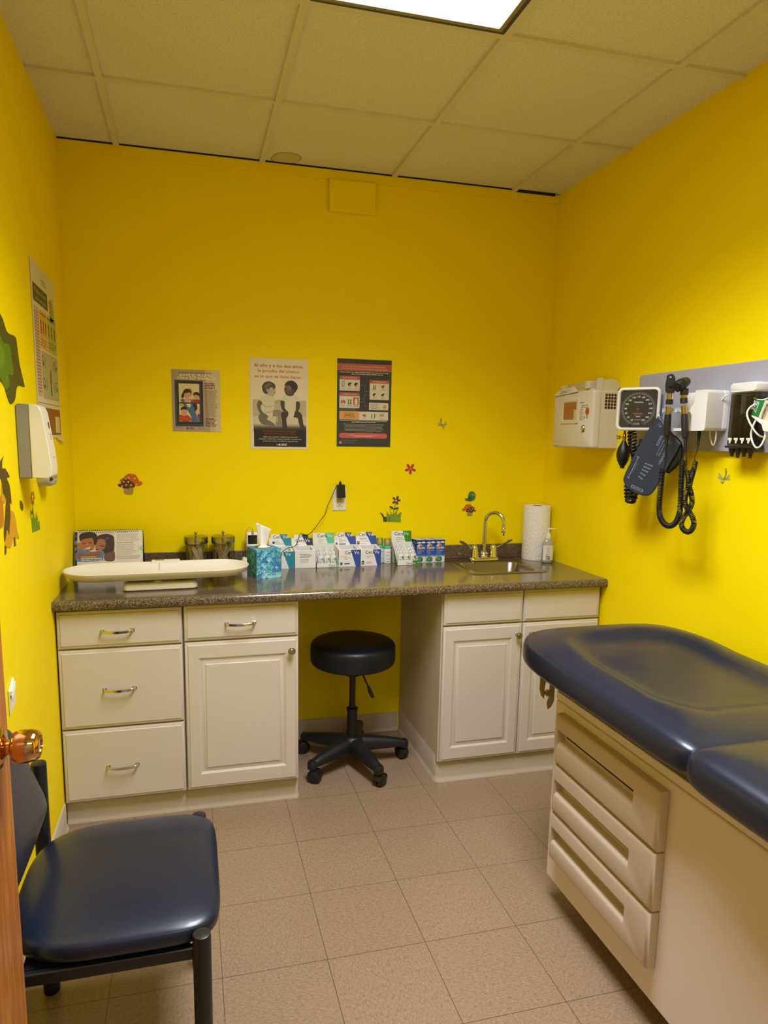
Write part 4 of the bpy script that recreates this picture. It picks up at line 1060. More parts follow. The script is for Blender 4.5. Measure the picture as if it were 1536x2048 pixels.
cp = [(671, 975), (664, 992), (655, 1012), (650, 1028), (640, 1042), (630, 1056), (621, 1066), (613, 1070)]
pts = [tuple(at(u, v, Y=-.035)) for u, v in cp]
pts += [(1.010, -.052, 1.0640), (.998, -.062, 1.045), (.985, -.085, 1.020), (.965, -.10, 1.0075), (.945, -.100, 1.006), (.925, -.12, .999), (.905, -.145, .985), (.90, -.165, .930), (.886, -.19, .9145)]
m = MB(BLK); m.tube(cr(pts, 8), .0017, 8); emit('cord', m, t)
m = MB(PAPER, F_left(-1.285, .838, .001)); m.hull8([(0, -.09, 0), (.055, -.070, 0), (.055, -.070, .006), (0, -.09, .004), (0, -.02, 0), (.050, .004, 0), (.050, .004, .006), (0, -.02, .012)]); m.hull8([(.0, -.045, .004), (.053, -.025, .004), (.053, -.025, .010), (0, -.045, .012), (0, -.030, .004), (.053, -.008, .004), (.053, -.008, .008), (0, -.030, .012)])
tag(emit('paper_holder', m, bev=.002), 'small white folded wall bracket low on the left wall beside the door edge', 'bracket')

# ------------------------------------------------------------------ dispensers on the left wall
t = thing('soap_dispenser', 'large cream and grey wall dispenser on the left wall', 'soap dispenser', (.05, -.95, 1.385))
DYD = frame((0, -1.003, 0), (1, 0, 0), (0, 0, 1))              # local x = off the wall, y = height, z = towards the camera
m = MB(GREYP, DYD); m.prism([(.001, 1.390), (.036, 1.388), (.0365, 1.611), (.006, 1.613), (.001, 1.606)], -.100, 0); emit('back_shell', m, t, bev=.004)
m = MB(OFFW, DYD); m.prism([(.037, 1.390), (.082, 1.388), (.092, 1.396), (.0935, 1.425), (.0885, 1.48), (.073, 1.590), (.066, 1.606), (.056, 1.611), (.037, 1.611)], -.100, .0005); emit('front_cover', m, t, bev=.007)
m = MB(OFFW, DYD); m.prism([(.045, 1.388), (.070, 1.388), (.050, 1.378), (.042, 1.380)], -.085, -.02); m.use(BLK).prism([(.082, 1.378), (.088, 1.380), (.088, 1.389), (.082, 1.389)], -.05, -.02); emit('push_bar', m, t, bev=.002)
lf = frame((.0742, -1.003, 1.590), (0, 1, 0), (.0155 / .111, 0, -.99))
m = PR(None, frame((.0745, -.985, 1.580), (0, 1, 0), (-.139, 0, .99))); m.Rr(.045, -.04, .062, -.02, '4c4c50', 3); m.bars(.045, .06, -.06, .003, 3, .007, '8c8c90', 3); m.bars(.03, .06, -.13, .002, 1, .007, 'a8a49c', 3); emit('printed_marks', m, t, smooth=0)
def rl2(x0, y0, x1, y1, r, z): return (rrect(x0, y0, x1, y1, r, 6), z)
t = thing('hand_sanitizer_dispenser', 'slim light grey dispenser on the left wall beyond the large one', 'dispenser', (.03, -.72, 1.38))
m = MB(LGREY, F_left(-.755, 1.345)); m.rings([rl2(0, 0, .115, .092, .034, .001), rl2(0, 0, .115, .092, .034, .034), rl2(.003, .003, .112, .089, .032, .044), rl2(.010, .010, .105, .082, .028, .048)], True, True); emit('housing', m, t, smooth=50)
m = MB(GREYP, F_left(-.755, 1.345, .0482)); m.box(.035, .08, .028, .070, 0, .002); m.box(.045, .07, .012, .018, 0, .001); emit('sensor_window', m, t)

# ================================================================== ON THE COUNTER
# ------------------------------------------------------------------ desk flip chart
t = thing('desk_flip_chart', 'spiral desk flip chart showing a hugging smiling pair, in the left corner', 'flip chart', (.146, -.09, CT))
fr = frame((.006, -.0800, 1.0995), (1, 0, 0), (0, .374, .927))
p = mapsheet(fr, .284, .200, 'e0dac8', (85, 130, 1375, 1090), .0015)
p.r_(88, 150, 140, 1085, '1e2a38', 1); p.e_(115, 380, 26, 50, '6c7c84', 1.5); p.r_(100, 215, 125, 255, '5c6c7c', 1.5); p.r_(104, 480, 118, 550, '8c9c94', 1.5); p.r_(104, 600, 122, 690, '5c7c7c', 1.5)
p.r_(142, 160, 832, 790, 'd8c4ae', 1)
p.s_([(142, 400), (230, 380), (260, 520), (142, 540)], 'a8743c', 1.4)
p.s_([(510, 280), (560, 220), (690, 200), (800, 240), (832, 330), (828, 560), (760, 700), (640, 640), (560, 480)], '3c2a24', 1.8)
p.s_([(500, 350), (560, 310), (650, 330), (670, 430), (650, 510), (590, 550), (500, 540), (470, 470)], 'a06a4c', 2.2)
p.s_([(700, 260), (735, 285), (655, 345), (645, 335)], '6a4a3c', 2.5); p.s_([(545, 445), (590, 450), (660, 465), (640, 480), (580, 470)], '4c2c20', 2.6); p.s_([(480, 525), (540, 530), (560, 548), (500, 560)], '8c3c34', 2.6)
p.s_([(140, 560), (190, 520), (300, 545), (420, 580), (600, 560), (640, 640), (560, 780), (140, 780)], '5c7ca4', 2.0)
p.s_([(210, 320), (250, 280), (400, 275), (450, 340), (460, 460), (430, 540), (350, 560), (270, 520), (225, 430)], 'a8683c', 2.6)
p.s_([(170, 260), (190, 200), (260, 165), (380, 150), (480, 190), (515, 280), (500, 400), (455, 440), (440, 330), (400, 285), (260, 300), (215, 330), (200, 360)], '2a201c', 2.8)
p.s_([(235, 400), (270, 392), (290, 405), (262, 412)], '3c2018', 3.1); p.s_([(345, 385), (380, 372), (405, 385), (375, 395)], '3c2018', 3.1); p.s_([(290, 490), (330, 495), (380, 470), (370, 510), (330, 520), (300, 510)], 'e6d8c8', 3.1); p.s_([(300, 430), (330, 400), (345, 440), (320, 455)], 'bc7c50', 3.0)
p.s_([(140, 600), (330, 620), (420, 585), (560, 590), (600, 640), (560, 690), (420, 680), (260, 700), (140, 720)], '8c5a44', 3.2); p.s_([(650, 640), (760, 600), (832, 580), (832, 780), (660, 780)], '6c4a38', 3.2)
p.r_(212, 685, 480, 708, 'e0c81c', 3.6); p.b_(220, 470, 702, 9, 1, 20, '3c3420', 4, var=0)
p.r_(212, 722, 625, 742, '58464a', 3.5); p.r_(212, 755, 625, 775, '58464a', 3.5); p.b_(214, 620, 738, 13, 3, 33, 'ece4d8', 3.9, var=.05)
p.b_(875, 1130, 172, 12, 1, 30, '5c5848'); p.b_(875, 1330, 208, 7, 8, 22, '9c988c', var=.2); p.b_(870, 1200, 402, 11, 1, 30, '5c5848', var=0); p.b_(870, 1270, 440, 7, 11, 22, '9c988c', var=.3); p.b_(870, 1330, 690, 8, 4, 22, '8c887c', var=.2)
p.s_([(1375, 470), (1330, 490), (1310, 540), (1335, 570), (1375, 575)], 'a8c49c', 1.5); p.r_(1290, 450, 1296, 600, '8cb07c', 1.5)
for k in range(29): u = 180 + k * 39.5; p.r_(u - 9, 146, u + 9, 168, '3c3830', 4.2)
emit('front_page', p, t, smooth=0)
m = MB(mat('dark_cover_board', '1c2634', .5)); m.hull8([(.004, -.150, CT + .001), (.292, -.150, CT + .001), (.292, -.146, CT + .001), (.004, -.146, CT + .001), (.004, -.0745, 1.0985), (.292, -.0745, 1.0985), (.292, -.0705, 1.0985), (.004, -.0705, 1.0985)])
m.hull8([(.004, -.030, CT + .001), (.292, -.030, CT + .001), (.292, -.026, CT + .001), (.004, -.026, CT + .001), (.004, -.0700, 1.0985), (.292, -.0700, 1.0985), (.292, -.0660, 1.0985), (.004, -.0660, 1.0985)]); emit('easel_cover', m, t, smooth=0)
m = MB(mat('dark_wire', '4a4640', .4, .6))
for k in range(29): m.tube([(.022 + k * .0087, -.0745 + .006 * math.cos(a), 1.099 + .0055 * math.sin(a)) for a in [2 * PI * i / 10 for i in range(10)]], .0008, 5, closed=True)
emit('spiral_binding', m, t)

# ------------------------------------------------------------------ baby scale
t = thing('baby_scale', 'long cream baby scale with curved tray on the counter', 'scale', (.372, -.40, CT))
M_ = F_yaw(.372, -.412, 0, 2.5)
m = MB(OFFW, M_)
def stad(L, Wd, r, z, cx=0, n=12): return ([(x + cx, y) for x, y in rrect(-L, -Wd, L, Wd, min(r, Wd - .001, L - .001), n)], z)
m.rings([stad(.25, .05, .05, .953), stad(.30, .075, .075, .9535), stad(.338, .102, .10, .960), stad(.355, .119, .118, .974), stad(.361, .126, .125, .988), stad(.362, .127, .126, .991), stad(.3605, .1255, .1245, .9925), stad(.3585, .1235, .1225, .991),
         stad(.350, .115, .114, .979), stad(.332, .098, .097, .967), stad(.30, .075, .075, .9605), stad(.24, .05, .05, .958), stad(.1, .02, .02, .957)], True, True)
tr_ = emit('tray', m, t, smooth=60)
m = MB(mat('tray_seam', '8c8470', .6), M_)
for y in [(-.121 + .242 * k / 24) for k in range(24)]:
    def zt(y): a = abs(y) / .1235; return .9574 + .0006 + .033 * max(0, (a - .45) / .55) ** 2.0
    y2 = y + .0101; m.add([(-.0006, y, zt(y)), (.0006, y, zt(y)), (.0006, y2, zt(y2)), (-.0006, y2, zt(y2))], [(0, 1, 2, 3)])
emit('seam', m, tr_, smooth=0)
m = MB(OFFW, M_); m.rings([(rrect(-.134, -.082, .142, .112, .018), CT + .001), (rrect(-.140, -.088, .148, .118, .022), CT + .006), (rrect(-.140, -.088, .148, .118, .022), CT + .020), (rrect(-.134, -.082, .142, .112, .018), CT + .029), (rrect(-.12, -.07, .13, .10, .015), CT + .031)], True, True); emit('base', m, t, smooth=50)
m = MB(OFFW, M_); m.box(-.05, .06, -.03, .05, CT + .031, .953); emit('column', m, t, bev=.003)
m = MB(mat('cream_level_knob', 'd8c898', .4), M_); m.sq(.016, .006, .004, 1, 1, (-.006, -.068, CT + .034), 20, 10); emit('level_knob', m, t, smooth=80)
m = MB(OFFW, M_); m.box(-.03, .085, .119, .150, CT + .03, .996); m.use(mat('display_brown', '8a6c3c', .4)).box(-.015, .02, .1245, .144, .9958, .9966); emit('display_head', m, t, bev=.003)

# ------------------------------------------------------------------ glass jars with lids
def jar(x, y, name, label):
    t = thing(name, label, 'jar', (x, y, CT), 'glass dispensing jars with steel lids')
    m = MB(GLASS); m.lathe([(.0, .001), (.046, .001), (.0500, .004), (.0515, .010), (.0515, .128), (.0505, .132), (.0505, .136)], (x, y, CT), 48); emit('glass_body', m, t, smooth=60)
    m = MB(mat('steel_jar_lid', '9c9a98', .18, 1)); m.lathe([(.0525, .124), (.0545, .126), (.0545, .152), (.0535, .155), (.050, .1565), (.006, .1585), (0, .1585)], (x, y, CT), 48); ld = emit('lid', m, t, smooth=40)
    m = MB(mat('steel_jar_lid', '9c9a98', .18, 1)); m.lathe([(.005, .1575), (.004, .161), (.004, .166), (.0065, .170), (.0065, .174), (.004, .177), (0, .1775)], (x, y, CT), 20); emit('knob', m, ld, smooth=50)
jar(.521, -.088, 'glass_jar', 'glass jar with steel lid holding flat wooden tongue depressors, nearer the flip chart')
jar(.643, -.088, 'glass_jar', 'glass jar with steel lid holding thin wooden swab sticks, beside the handheld monitor')
from mathutils import Quaternion
BIRCH = mat('pale_birch_wood', 'ecd2b0', .6)
def sticks(proto, cx, cy, n, L, rb, rt, twist):
    zb = CT + .0045
    for i in range(n):
        a = random.uniform(0, 2 * PI); r0 = rb * math.sqrt(random.random()); b_ = a + random.gauss(PI, .9); r1 = rt * random.uniform(.55, 1)
        p0 = Vector((cx + r0 * math.cos(a), cy + r0 * math.sin(a), zb))
        h2 = L * L - (r1 + r0) ** 2 if False else None
        q_ = Vector((cx + r1 * math.cos(b_), cy + r1 * math.sin(b_), 0)); dx = q_.x - p0.x; dy = q_.y - p0.y
        dz = math.sqrt(max(1e-4, L * L - dx * dx - dy * dy)); d_ = Vector((dx, dy, dz)).normalized()
        o = proto if i == 0 else proto.copy()
        if i: COL.objects.link(o)
        o.rotation_mode = 'QUATERNION'
        o.rotation_quaternion = Vector((0, 0, 1)).rotation_difference(d_) @ Quaternion((0, 0, 1), random.uniform(0, PI) if twist else random.uniform(-.6, .6))
        o.location = p0
m = MB(BIRCH, frame((0, 0, 0), (1, 0, 0), (0, 0, 1)))
m.prism([(-.0085, .006), (-.006, .001), (0, 0), (.006, .001), (.0085, .006), (.0085, .112), (.006, .117), (0, .118), (-.006, .117), (-.0085, .112)], -.0008, .0008)
o = tag(emit('tongue_depressor', m, origin=(0, 0, 0)), 'flat wooden tongue depressor standing in the left glass jar', 'tongue depressor', 'tongue depressors in the left jar'); sticks(o, .521, -.088, 26, .118, .036, .038, False)
m = MB(BIRCH); m.tube([(0, 0, .0), (0, 0, .124)], .0015, 6)
o = tag(emit('swab_stick', m, origin=(0, 0, 0)), 'thin wooden swab stick standing in the right glass jar', 'swab', 'swab sticks in the right jar'); sticks(o, .643, -.088, 72, .124, .042, .046, True)

# ------------------------------------------------------------------ handheld monitor on a dock
t = thing('handheld_monitor', 'white handheld monitor with small black screen on its dock', 'monitor', (.775, -.065, CT))
fr = frame((.752, -.088, CT + .018), (1, .05, 0), (0, .16, .987))
m = MB(WHITE, fr); m.rings([(rrect(0, 0, .055, .150, .012), -.018), (rrect(0, 0, .055, .150, .012), -.004), (rrect(.002, .002, .053, .148, .011), 0), (rrect(.005, .005, .050, .145, .009), .0012)], True, True); bd = emit('body', m, t, smooth=50)
m = PR(ink('15171a', .15), fr); m.box(.006, .0495, .094, .136, .0012, .0022); emit('screen', m, t, smooth=0)
m = MB(mat('keypad_grey', 'a8acb0', .5), fr)
for yy, rr in ((.078, .006), (.060, .009), (.042, .005)): m.add([(p[0], p[1], .0016) for p in ell(.0275, yy, rr * 1.2, rr)], [tuple(range(20))])
emit('keypad', m, t, smooth=0)
m = MB(WHITE); m.hull8([(.712, -.108, CT), (.800, -.108, CT), (.800, -.040, CT), (.712, -.040, CT), (.734, -.092, CT + .052), (.792, -.092, CT + .030), (.792, -.046, CT + .030), (.734, -.046, CT + .052)]); emit('dock', m, t, bev=.010)
m = MB(mat('grey_plug', '9a9a98', .35), fr); m.box(.022, .034, .138, .155, -.006, .0035); m.tube([(.028, .155, -.002), (.028, .168, -.002)], .0025, 8); pl = emit('plug', m, t, bev=.001)
a_ = fr @ Vector((.028, .168, -.002))
m = MB(mat('grey_cable', '8c8c88', .5)); m.tube(cr([tuple(a_), (a_.x - .010, a_.y, a_.z + .004), (a_.x - .026, a_.y + .004, a_.z - .008), (.746, -.050, 1.045), (.744, -.042, .98), (.742, -.038, .916)], 7), .0011, 6); emit('cable', m, t)

# ------------------------------------------------------------------ tissue box
t = thing('tissue_box', 'cube tissue box with blue and green overlapping circles pattern', 'tissue box', (.81, -.27, CT))
TY = 16; S_ = .116; TH = .128
Mx = F_yaw(.771, -.354, CT, TY)
cols = ['2f8fc4', '3faad0', '67c0d8', '6ab8a8', '3a80b8', '8cd0e0', '5aa8a8', '5a78c0', '2a78b4', '9cdae4']
m = MB(mat('tissue_box_blue', '4a9cb8', .5), Mx); m.box(0, S_, 0, S_, .0005, TH)
def faces(fr, w_, h_):
    q_ = PR(None, fr)
    sp = .0232
    k = 0
    for j in range(0, int(h_ / sp * 2) + 1):
        for i in range(0, int(w_ / sp) + 2):
            cx = i * sp + (sp / 2 if j % 2 else 0); cy = j * sp / 2
            pts = [(min(w_, max(0, x)), min(h_, max(0, y))) for x, y in ell(cx, cy, sp * .49, n=22)]
            q_.P(pts, random.choice(cols), 1 + (j % 2) * .5)
    for j in range(0, int(h_ / sp * 2) + 1):
        for i in range(0, int(w_ / sp) + 2):
            cx = i * sp + (sp / 2 if j % 2 else 0); cy = j * sp / 2
            for an in (45, 135):
                a_ = math.radians(an); lx, ly = cx + sp * .25 * math.cos(a_) * 1.0, cy + sp * .25 * math.sin(a_)
                pts = [(lx + (sp * .255) * math.cos(q2) * math.cos(a_ + PI / 2) - (sp * .105) * math.sin(q2) * math.sin(a_ + PI / 2), ly + (sp * .255) * math.cos(q2) * math.sin(a_ + PI / 2) + (sp * .105) * math.sin(q2) * math.cos(a_ + PI / 2)) for q2 in [2 * PI * k2 / 14 for k2 in range(14)]]
                if all(0 <= x <= w_ and 0 <= y <= h_ for x, y in pts): q_.P(pts, random.choice(['2a78b4', '2f8fc4', '7cc8dc', '4a9fa8', '3a6cb0']), 2)
    return q_
m2 = faces(Mx @ frame((0, 0, 0), (1, 0, 0), (0, 0, 1)), S_, TH)
def merge(a, b):
    k = len(a.v); a.v += b.v
    mp = []
    for mt in b.mats:
        if mt not in a.mats: a.mats.append(mt)
        mp.append(a.mats.index(mt))
    a.f += [tuple(i + k for i in f) for f in b.f]; a.fm += [mp[i] for i in b.fm]; return a
merge(m, m2); merge(m, faces(Mx @ frame((0, S_, 0), (0, -1, 0), (0, 0, 1)), S_, TH)); merge(m, faces(Mx @ frame((S_, 0, 0), (0, 1, 0), (0, 0, 1)), S_, TH)); merge(m, faces(Mx @ frame((0, 0, TH), (1, 0, 0), (0, 1, 0)), S_, S_))
m.M = Mx; m.use(mat('box_opening', '6c5c34', .8)); m.add([(p[0], p[1], TH + .0012) for p in ell(S_ / 2, S_ / 2, .040, .026, 28)], [tuple(range(28))])
emit('box', m, t, smooth=0)
m = MB(PAPER, Mx); vs = []; fs = []; NU, NV = 16, 12
for j in range(NV + 1):
    tt = j / NV
    for i in range(NU + 1):
        u = i / NU * 2 - 1
        wdt = .012 + .024 * tt
        x = S_ / 2 - .002 * tt - .006 + u * wdt
        y = S_ / 2 + (.010 * math.cos(u * 3.6) * (.4 + tt)) - .006 * tt
        z = TH + .116 * tt - .030 * tt * max(0, u + .7) ** 1.1 * .6 - .004
        vs.append((x, y, z))
for j in range(NV):
    for i in range(NU): a = j * (NU + 1) + i; fs.append((a, a + 1, a + NU + 2, a + NU + 1))
m.add(vs, fs); ts = emit('tissue', m, t, smooth=80); sol = ts.modifiers.new('thickness', 'SOLIDIFY'); sol.thickness = .0007
m = MB(PAPER, Mx); m.sq(.030, .018, .010, 1, 1, (S_ / 2, S_ / 2, TH - .001), 24, 12, top=lambda x, y: .004 * math.sin(x * 7)); emit('tissue_fold', m, t, smooth=80)

# ------------------------------------------------------------------ display cartons
INK = '1c2228'
def brandtext(p, x, y, h, xs, L=3, dark=INK):
    """two-tone lettering: dark up to xs, white after"""
    p.T('Cera', xs, y, h, dark, L, al='R', bold=.0); p.T('Ve', xs + h * .10, y, h, 'f0f0ee', L + .6, al='L', bold=.0)
def carton(x0, x1, yf, yb, hf, hz, colr, label, head, front, tab=(.12, .80), style=0, lean=.012, shoulder=.018):
    w_ = x1 - x0
    t = thing('display_carton', label, 'display carton', ((x0 + x1) / 2, (yf + yb) / 2, CT), 'open display cartons in a row on the counter')
    m = MB(CARD)
    z0 = CT + .0005; zf = CT + hf; zb = CT + hf + .012
    th = .0015
    if style == 0:
        # walls, and a folded top with a large opening
        m.hull8([(x0, yf, z0), (x1, yf, z0), (x1, yf + th, z0), (x0, yf + th, z0), (x0, yf, zf), (x1, yf, zf), (x1, yf + th, zf), (x0, yf + th, zf)])
        m.hull8([(x0, yf, z0), (x0 + th, yf, z0), (x0 + th, yb, z0), (x0, yb, z0), (x0, yf, zf), (x0 + th, yf, zf), (x0 + th, yb, zb), (x0, yb, zb)])
        m.hull8([(x1 - th, yf, z0), (x1, yf, z0), (x1, yb, z0), (x1 - th, yb, z0), (x1 - th, yf, zf), (x1, yf, zf), (x1, yb, zb), (x1 - th, yb, zb)])
        m.hull8([(x0, yb - th, z0), (x1, yb - th, z0), (x1, yb, z0), (x0, yb, z0), (x0, yb - th, zb), (x1, yb - th, zb), (x1, yb, zb), (x0, yb, zb)])
        m.box(x0 + th, x1 - th, yf + th, yb - th, z0, z0 + .001)
        sl = (zb - zf) / (yb - yf)
        o_ = [(x0, yf), (x1, yf), (x1, yb), (x0, yb)]; i_ = [(x0 + .012, yf + .014), (x1 - .012, yf + .014), (x1 - .016, yb - .018), (x0 + .016, yb - .018)]
        zz_ = lambda y: zf + (y - yf) * sl
        m.add([(x, y, zz_(y)) for x, y in o_] + [(x, y, zz_(y)) for x, y in i_] + [(x, y, zz_(y) - .03) for x, y in i_], [(i, (i + 1) % 4, (i + 1) % 4 + 4, i + 4) for i in range(4)] + [(i + 4, (i + 1) % 4 + 4, (i + 1) % 4 + 8, i + 8) for i in range(4)])
    else:
        # low front lip with sides rising to the back
        m.box(x0, x1, yf, yf + th, z0, zf); m.box(x0, x1, yf, yb, z0, z0 + .001)
        for xa in (x0, x1 - th): m.hull8([(xa, yf, z0), (xa + th, yf, z0), (xa + th, yb, z0), (xa, yb, z0), (xa, yf, zf), (xa + th, yf, zf), (xa + th, yb, CT + .105), (xa, yb, CT + .105)])
        m.box(x0, x1, yb - th, yb, z0, CT + .10)
    fp = PR(None, F_back(x0, CT, yf - .0002)); front(fp, w_, hf); merge(m, fp)
    if style == 1:
        sp = PR(None, frame((x0 - .0002, yb, CT), (0, -1, 0), (0, 0, 1)))
        L_ = yb - yf; sp.P([(L_ * .35, .078), (L_, .002), (L_ * .55, .002)], colr, 1) if colr == '3f8a2a' else None
        if sp.v: merge(m, sp)
    emit('carton_body', m, t, smooth=0)
    hh = hz - (hf + .010); ta, tb = tab
    fr = frame((x0, yb - .004, CT + hf + .010), (1, 0, 0), (0, lean / hh, 1))
    hm = MB(CARD, fr)
    sh_ = hh - shoulder
    if shoulder > 0: outl = [(0, 0), (w_, 0), (w_, sh_), (tb * w_ + .004, sh_), (tb * w_, sh_ + .004), (tb * w_, hh - .003), (tb * w_ - .003, hh), (ta * w_ + .003, hh), (ta * w_, hh - .003), (ta * w_, sh_ + .004), (ta * w_ - .004, sh_), (0, sh_)]
    else: outl = [(0, 0), (w_, 0), (w_, hh), (0, hh)]
    hm.prism(outl, -.0015, 0)
    hp = PR(None, fr)
    if shoulder > 0: hp.P([(w_ * .47, hh), (tb * w_ - .002, hh), (tb * w_, hh - .002), (tb * w_, sh_ + .002), (tb * w_ + .004, sh_), (w_, sh_), (w_, 0), (w_ * .74, 0)], colr, 1)
    else: hp.P([(w_ * .56, hh), (w_, hh), (w_, hh * .04), (w_ * .86, hh * .04)], colr, 1)
    head(hp, w_, hh); merge(hm, hp)
    emit('header_card', hm, t, smooth=0)
    return t
def lines(p, x, y, h, col, items, gap=1.75, L=2.6):
    for i, s_ in enumerate(items): p.T(s_, x, y - i * h * gap, h, col, L, al='L')
# teal
def hd(p, w_, h): brandtext(p, 0, h - .020, .0155, w_ * .60); lines(p, w_ * .28, h - .033, .0045, '3c6c7c', ['Acne', 'Foaming', 'Cream Cleanser']); p.E(w_ * .20, h - .040, .007, .006, '1e3a4c', 2)
def ft(p, w_, h): p.P([(w_ * .50, h), (w_, h), (w_, 0), (w_ * .78, 0)], '1f8aa0'); brandtext(p, 0, h - .020, .0155, w_ * .60); lines(p, w_ * .3, h - .038, .004, '3c6c7c', ['Acne', 'Foaming', 'Cleanser'])
carton(.860, .9655, -.137, -.040, .082, .150, '1f8aa0', 'white and teal open display carton partly behind the tissue box', hd, ft, (.10, .84))
# navy
def hd(p, w_, h): brandtext(p, 0, h - .036, .0155, w_ * .62); lines(p, w_ * .22, h - .050, .0055, '3c3c44', ['AM', 'Facial', 'Moisturizing', 'Lotion'], 1.35)
def ft(p, w_, h): p.bars(w_ * .26, w_ * .80, h - .018, .0022, 3, .0062, '4c4c50', var=.15); p.bars(w_ * .26, w_ * .70, h - .040, .0016, 4, .0055, '9c9ca0', var=.2)
carton(.968, 1.0700, -.136, -.040, .082, .146, '23284a', 'white and dark navy open display carton with a plain white printed front', hd, ft, (.12, .80))
# mint, bottles inside
def hd(p, w_, h): brandtext(p, 0, h - .022, .0165, w_ * .66, dark='2c3434'); lines(p, w_ * .26, h - .036, .0055, '7cb89c', ['Foaming', 'Facial', 'Cleanser'], 1.6); p.bars(w_ * .26, w_ * .6, h - .058, .0015, 1, .004, 'a8a8a4', var=0)
def ft(p, w_, h): p.Rr(w_ * .88, 0, w_, h, '4cb890'); brandtext(p, 0, .0045, .0105, w_ * .84)
carton(1.072, 1.1765, -.145, -.040, .022, .152, '66c49c', 'white and mint open display carton holding small white bottles', hd, ft, style=1, shoulder=0)
# blue one
def hd(p, w_, h): brandtext(p, 0, h - .020, .0165, w_ * .58); lines(p, w_ * .22, h - .034, .0045, '3c4c6c', ['Daily', 'Moisturizing', 'Lotion'], 1.5); p.Rr(w_ * .21, h - .062, w_ * .52, h - .054, '2c4ca0', 2, .001); p.Rr(w_ * .05, h - .062, w_ * .14, h - .048, '4c5070', 2); p.bars(w_ * .04, w_ * .16, h - .032, .0025, 1, .01, 'd88c78', var=0)
def ft(p, w_, h): p.P([(w_ * .56, h), (w_, h), (w_, 0), (w_ * .80, 0)], '2a50a4'); brandtext(p, 0, h - .021, .0155, w_ * .70); lines(p, w_ * .27, h - .033, .0042, '3c4c6c', ['Daily', 'Moisturizing', 'Lotion'], 1.6); p.Rr(w_ * .27, .012, w_ * .52, .018, '2c4ca0', 2, .001); p.Rr(w_ * .08, .009, w_ * .18, .022, '4c4c6c', 2); p.bars(w_ * .10, w_ * .22, h - .033, .0025, 1, .01, 'd88c78', var=0)
carton(1.178, 1.2850, -.137, -.040, .082, .152, '2a50a4', 'white and blue open display carton with a blue button mark, beside the mint carton', hd, ft, (.12, .80))
# blue two
def hd(p, w_, h): brandtext(p, 0, h - .019, .0165, w_ * .58); lines(p, w_ * .20, h - .032, .0045, '3c4c6c', ['Moisturizing', 'Cream'], 1.6); p.bars(w_ * .2, w_ * .62, h - .046, .0015, 1, .005, '6c7cb0', var=0); p.bars(w_ * .2, w_ * .5, h - .058, .0015, 1, .004, '9c9ca0', var=0); p.Rr(w_ * .05, h - .060, w_ * .16, h - .045, '1c2434', 2, .003); p.E(w_ * .105, h - .052, .0025, .003, 'd8d8d4', 2.5)
def ft(p, w_, h): p.P([(w_ * .60, h), (w_, h), (w_, 0), (w_ * .82, 0)], '2a50a4'); brandtext(p, 0, h - .020, .0155, w_ * .66); lines(p, w_ * .28, h - .034, .0045, '3c4c6c', ['Moisturizing', 'Cream'], 1.6); p.Rr(w_ * .06, .008, w_ * .18, .026, '1c2434', 2, .003); p.E(w_ * .12, .016, .003, .0035, 'd8d8d4', 2.5); p.bars(w_ * .28, w_ * .62, .020, .0015, 3, .005, '9c9ca0')
carton(1.287, 1.3900, -.133, -.040, .080, .152, '2a50a4', 'white and blue open display carton with a dark jar mark, beside the foam bottles', hd, ft, (.12, .80))
# green, bottles inside
def hd(p, w_, h): brandtext(p, 0, h - .022, .0165, w_ * .60); lines(p, w_ * .24, h - .037, .0055, '4c5c44', ['Hydrating', 'Cream-to-Foam', 'Cleanser'], 1.75); p.bars(w_ * .24, w_ * .6, h - .064, .0015, 1, .004, 'a8a8a4', var=0)
def ft(p, w_, h): p.Rr(w_ * .74, 0, w_, h * .9, '3f8a2a'); brandtext(p, 0, .0045, .0105, w_ * .72)
carton(1.468, 1.5720, -.150, -.045, .026, .155, '3f8a2a', 'white and green open display carton holding small green bottles', hd, ft, style=1, shoulder=0)
# bottles in the two low cartons
def bottle(x, y, colr, name, label, group, h=.056):
    t = thing(name, label, 'bottle', (x, y, CT + .0015), group)
    z = CT + .0015
    m = MB(mat('glossy_white_bottle', 'e8e8e6', .3)); m.rings([(ell(x, y, .0125, .0075, 20), z), (ell(x, y, .0138, .0088, 20), z + .003), (ell(x, y, .0138, .0088, 20), z + h - .008), (ell(x, y, .0115, .0075, 20), z + h - .002), (ell(x, y, .006, .006, 20), z + h)], True, True); emit('body', m, t, smooth=50)
    m = MB(mat('pearly_white_cap', 'e4e6e8', .25)); m.lathe([(.0078, h - .001), (.0078, h + .016), (.0070, h + .018), (0, h + .018)], (x, y, z), 20); emit('cap', m, t, smooth=40)
    p = PR(None, F_back(x - .0105, z, y - .0090)); p.P([(.012, h - .012), (.021, h - .012), (.021, h - .028)], colr); p.T('Cera', .010, h - .020, .0045, INK, 2, al='C'); p.bars(.003, .017, h - .028, .0013, 5, .0042, '8c948c' if colr != '3f8a2a' else '5c8c4c', var=.3); emit('label', p, t, smooth=0)
    return t
c1 = bottle(1.094, -.128, '4cb890', 'lotion_bottle', 'small white bottle with a mint corner standing in the mint carton', 'small bottles in the mint carton')
for r in range(2):
    for k in range(3):
        if r or k: dup(c1, (k * .0305, r * .030, r * .012))
c1 = bottle(1.490, -.132, '3f8a2a', 'cleanser_bottle', 'small white bottle with a green corner standing in the green carton', 'small bottles in the green carton', .054)
for r in range(3):
    for k in range(3):
        if r or k: dup(c1, (k * .031, r * .026, r * .010))
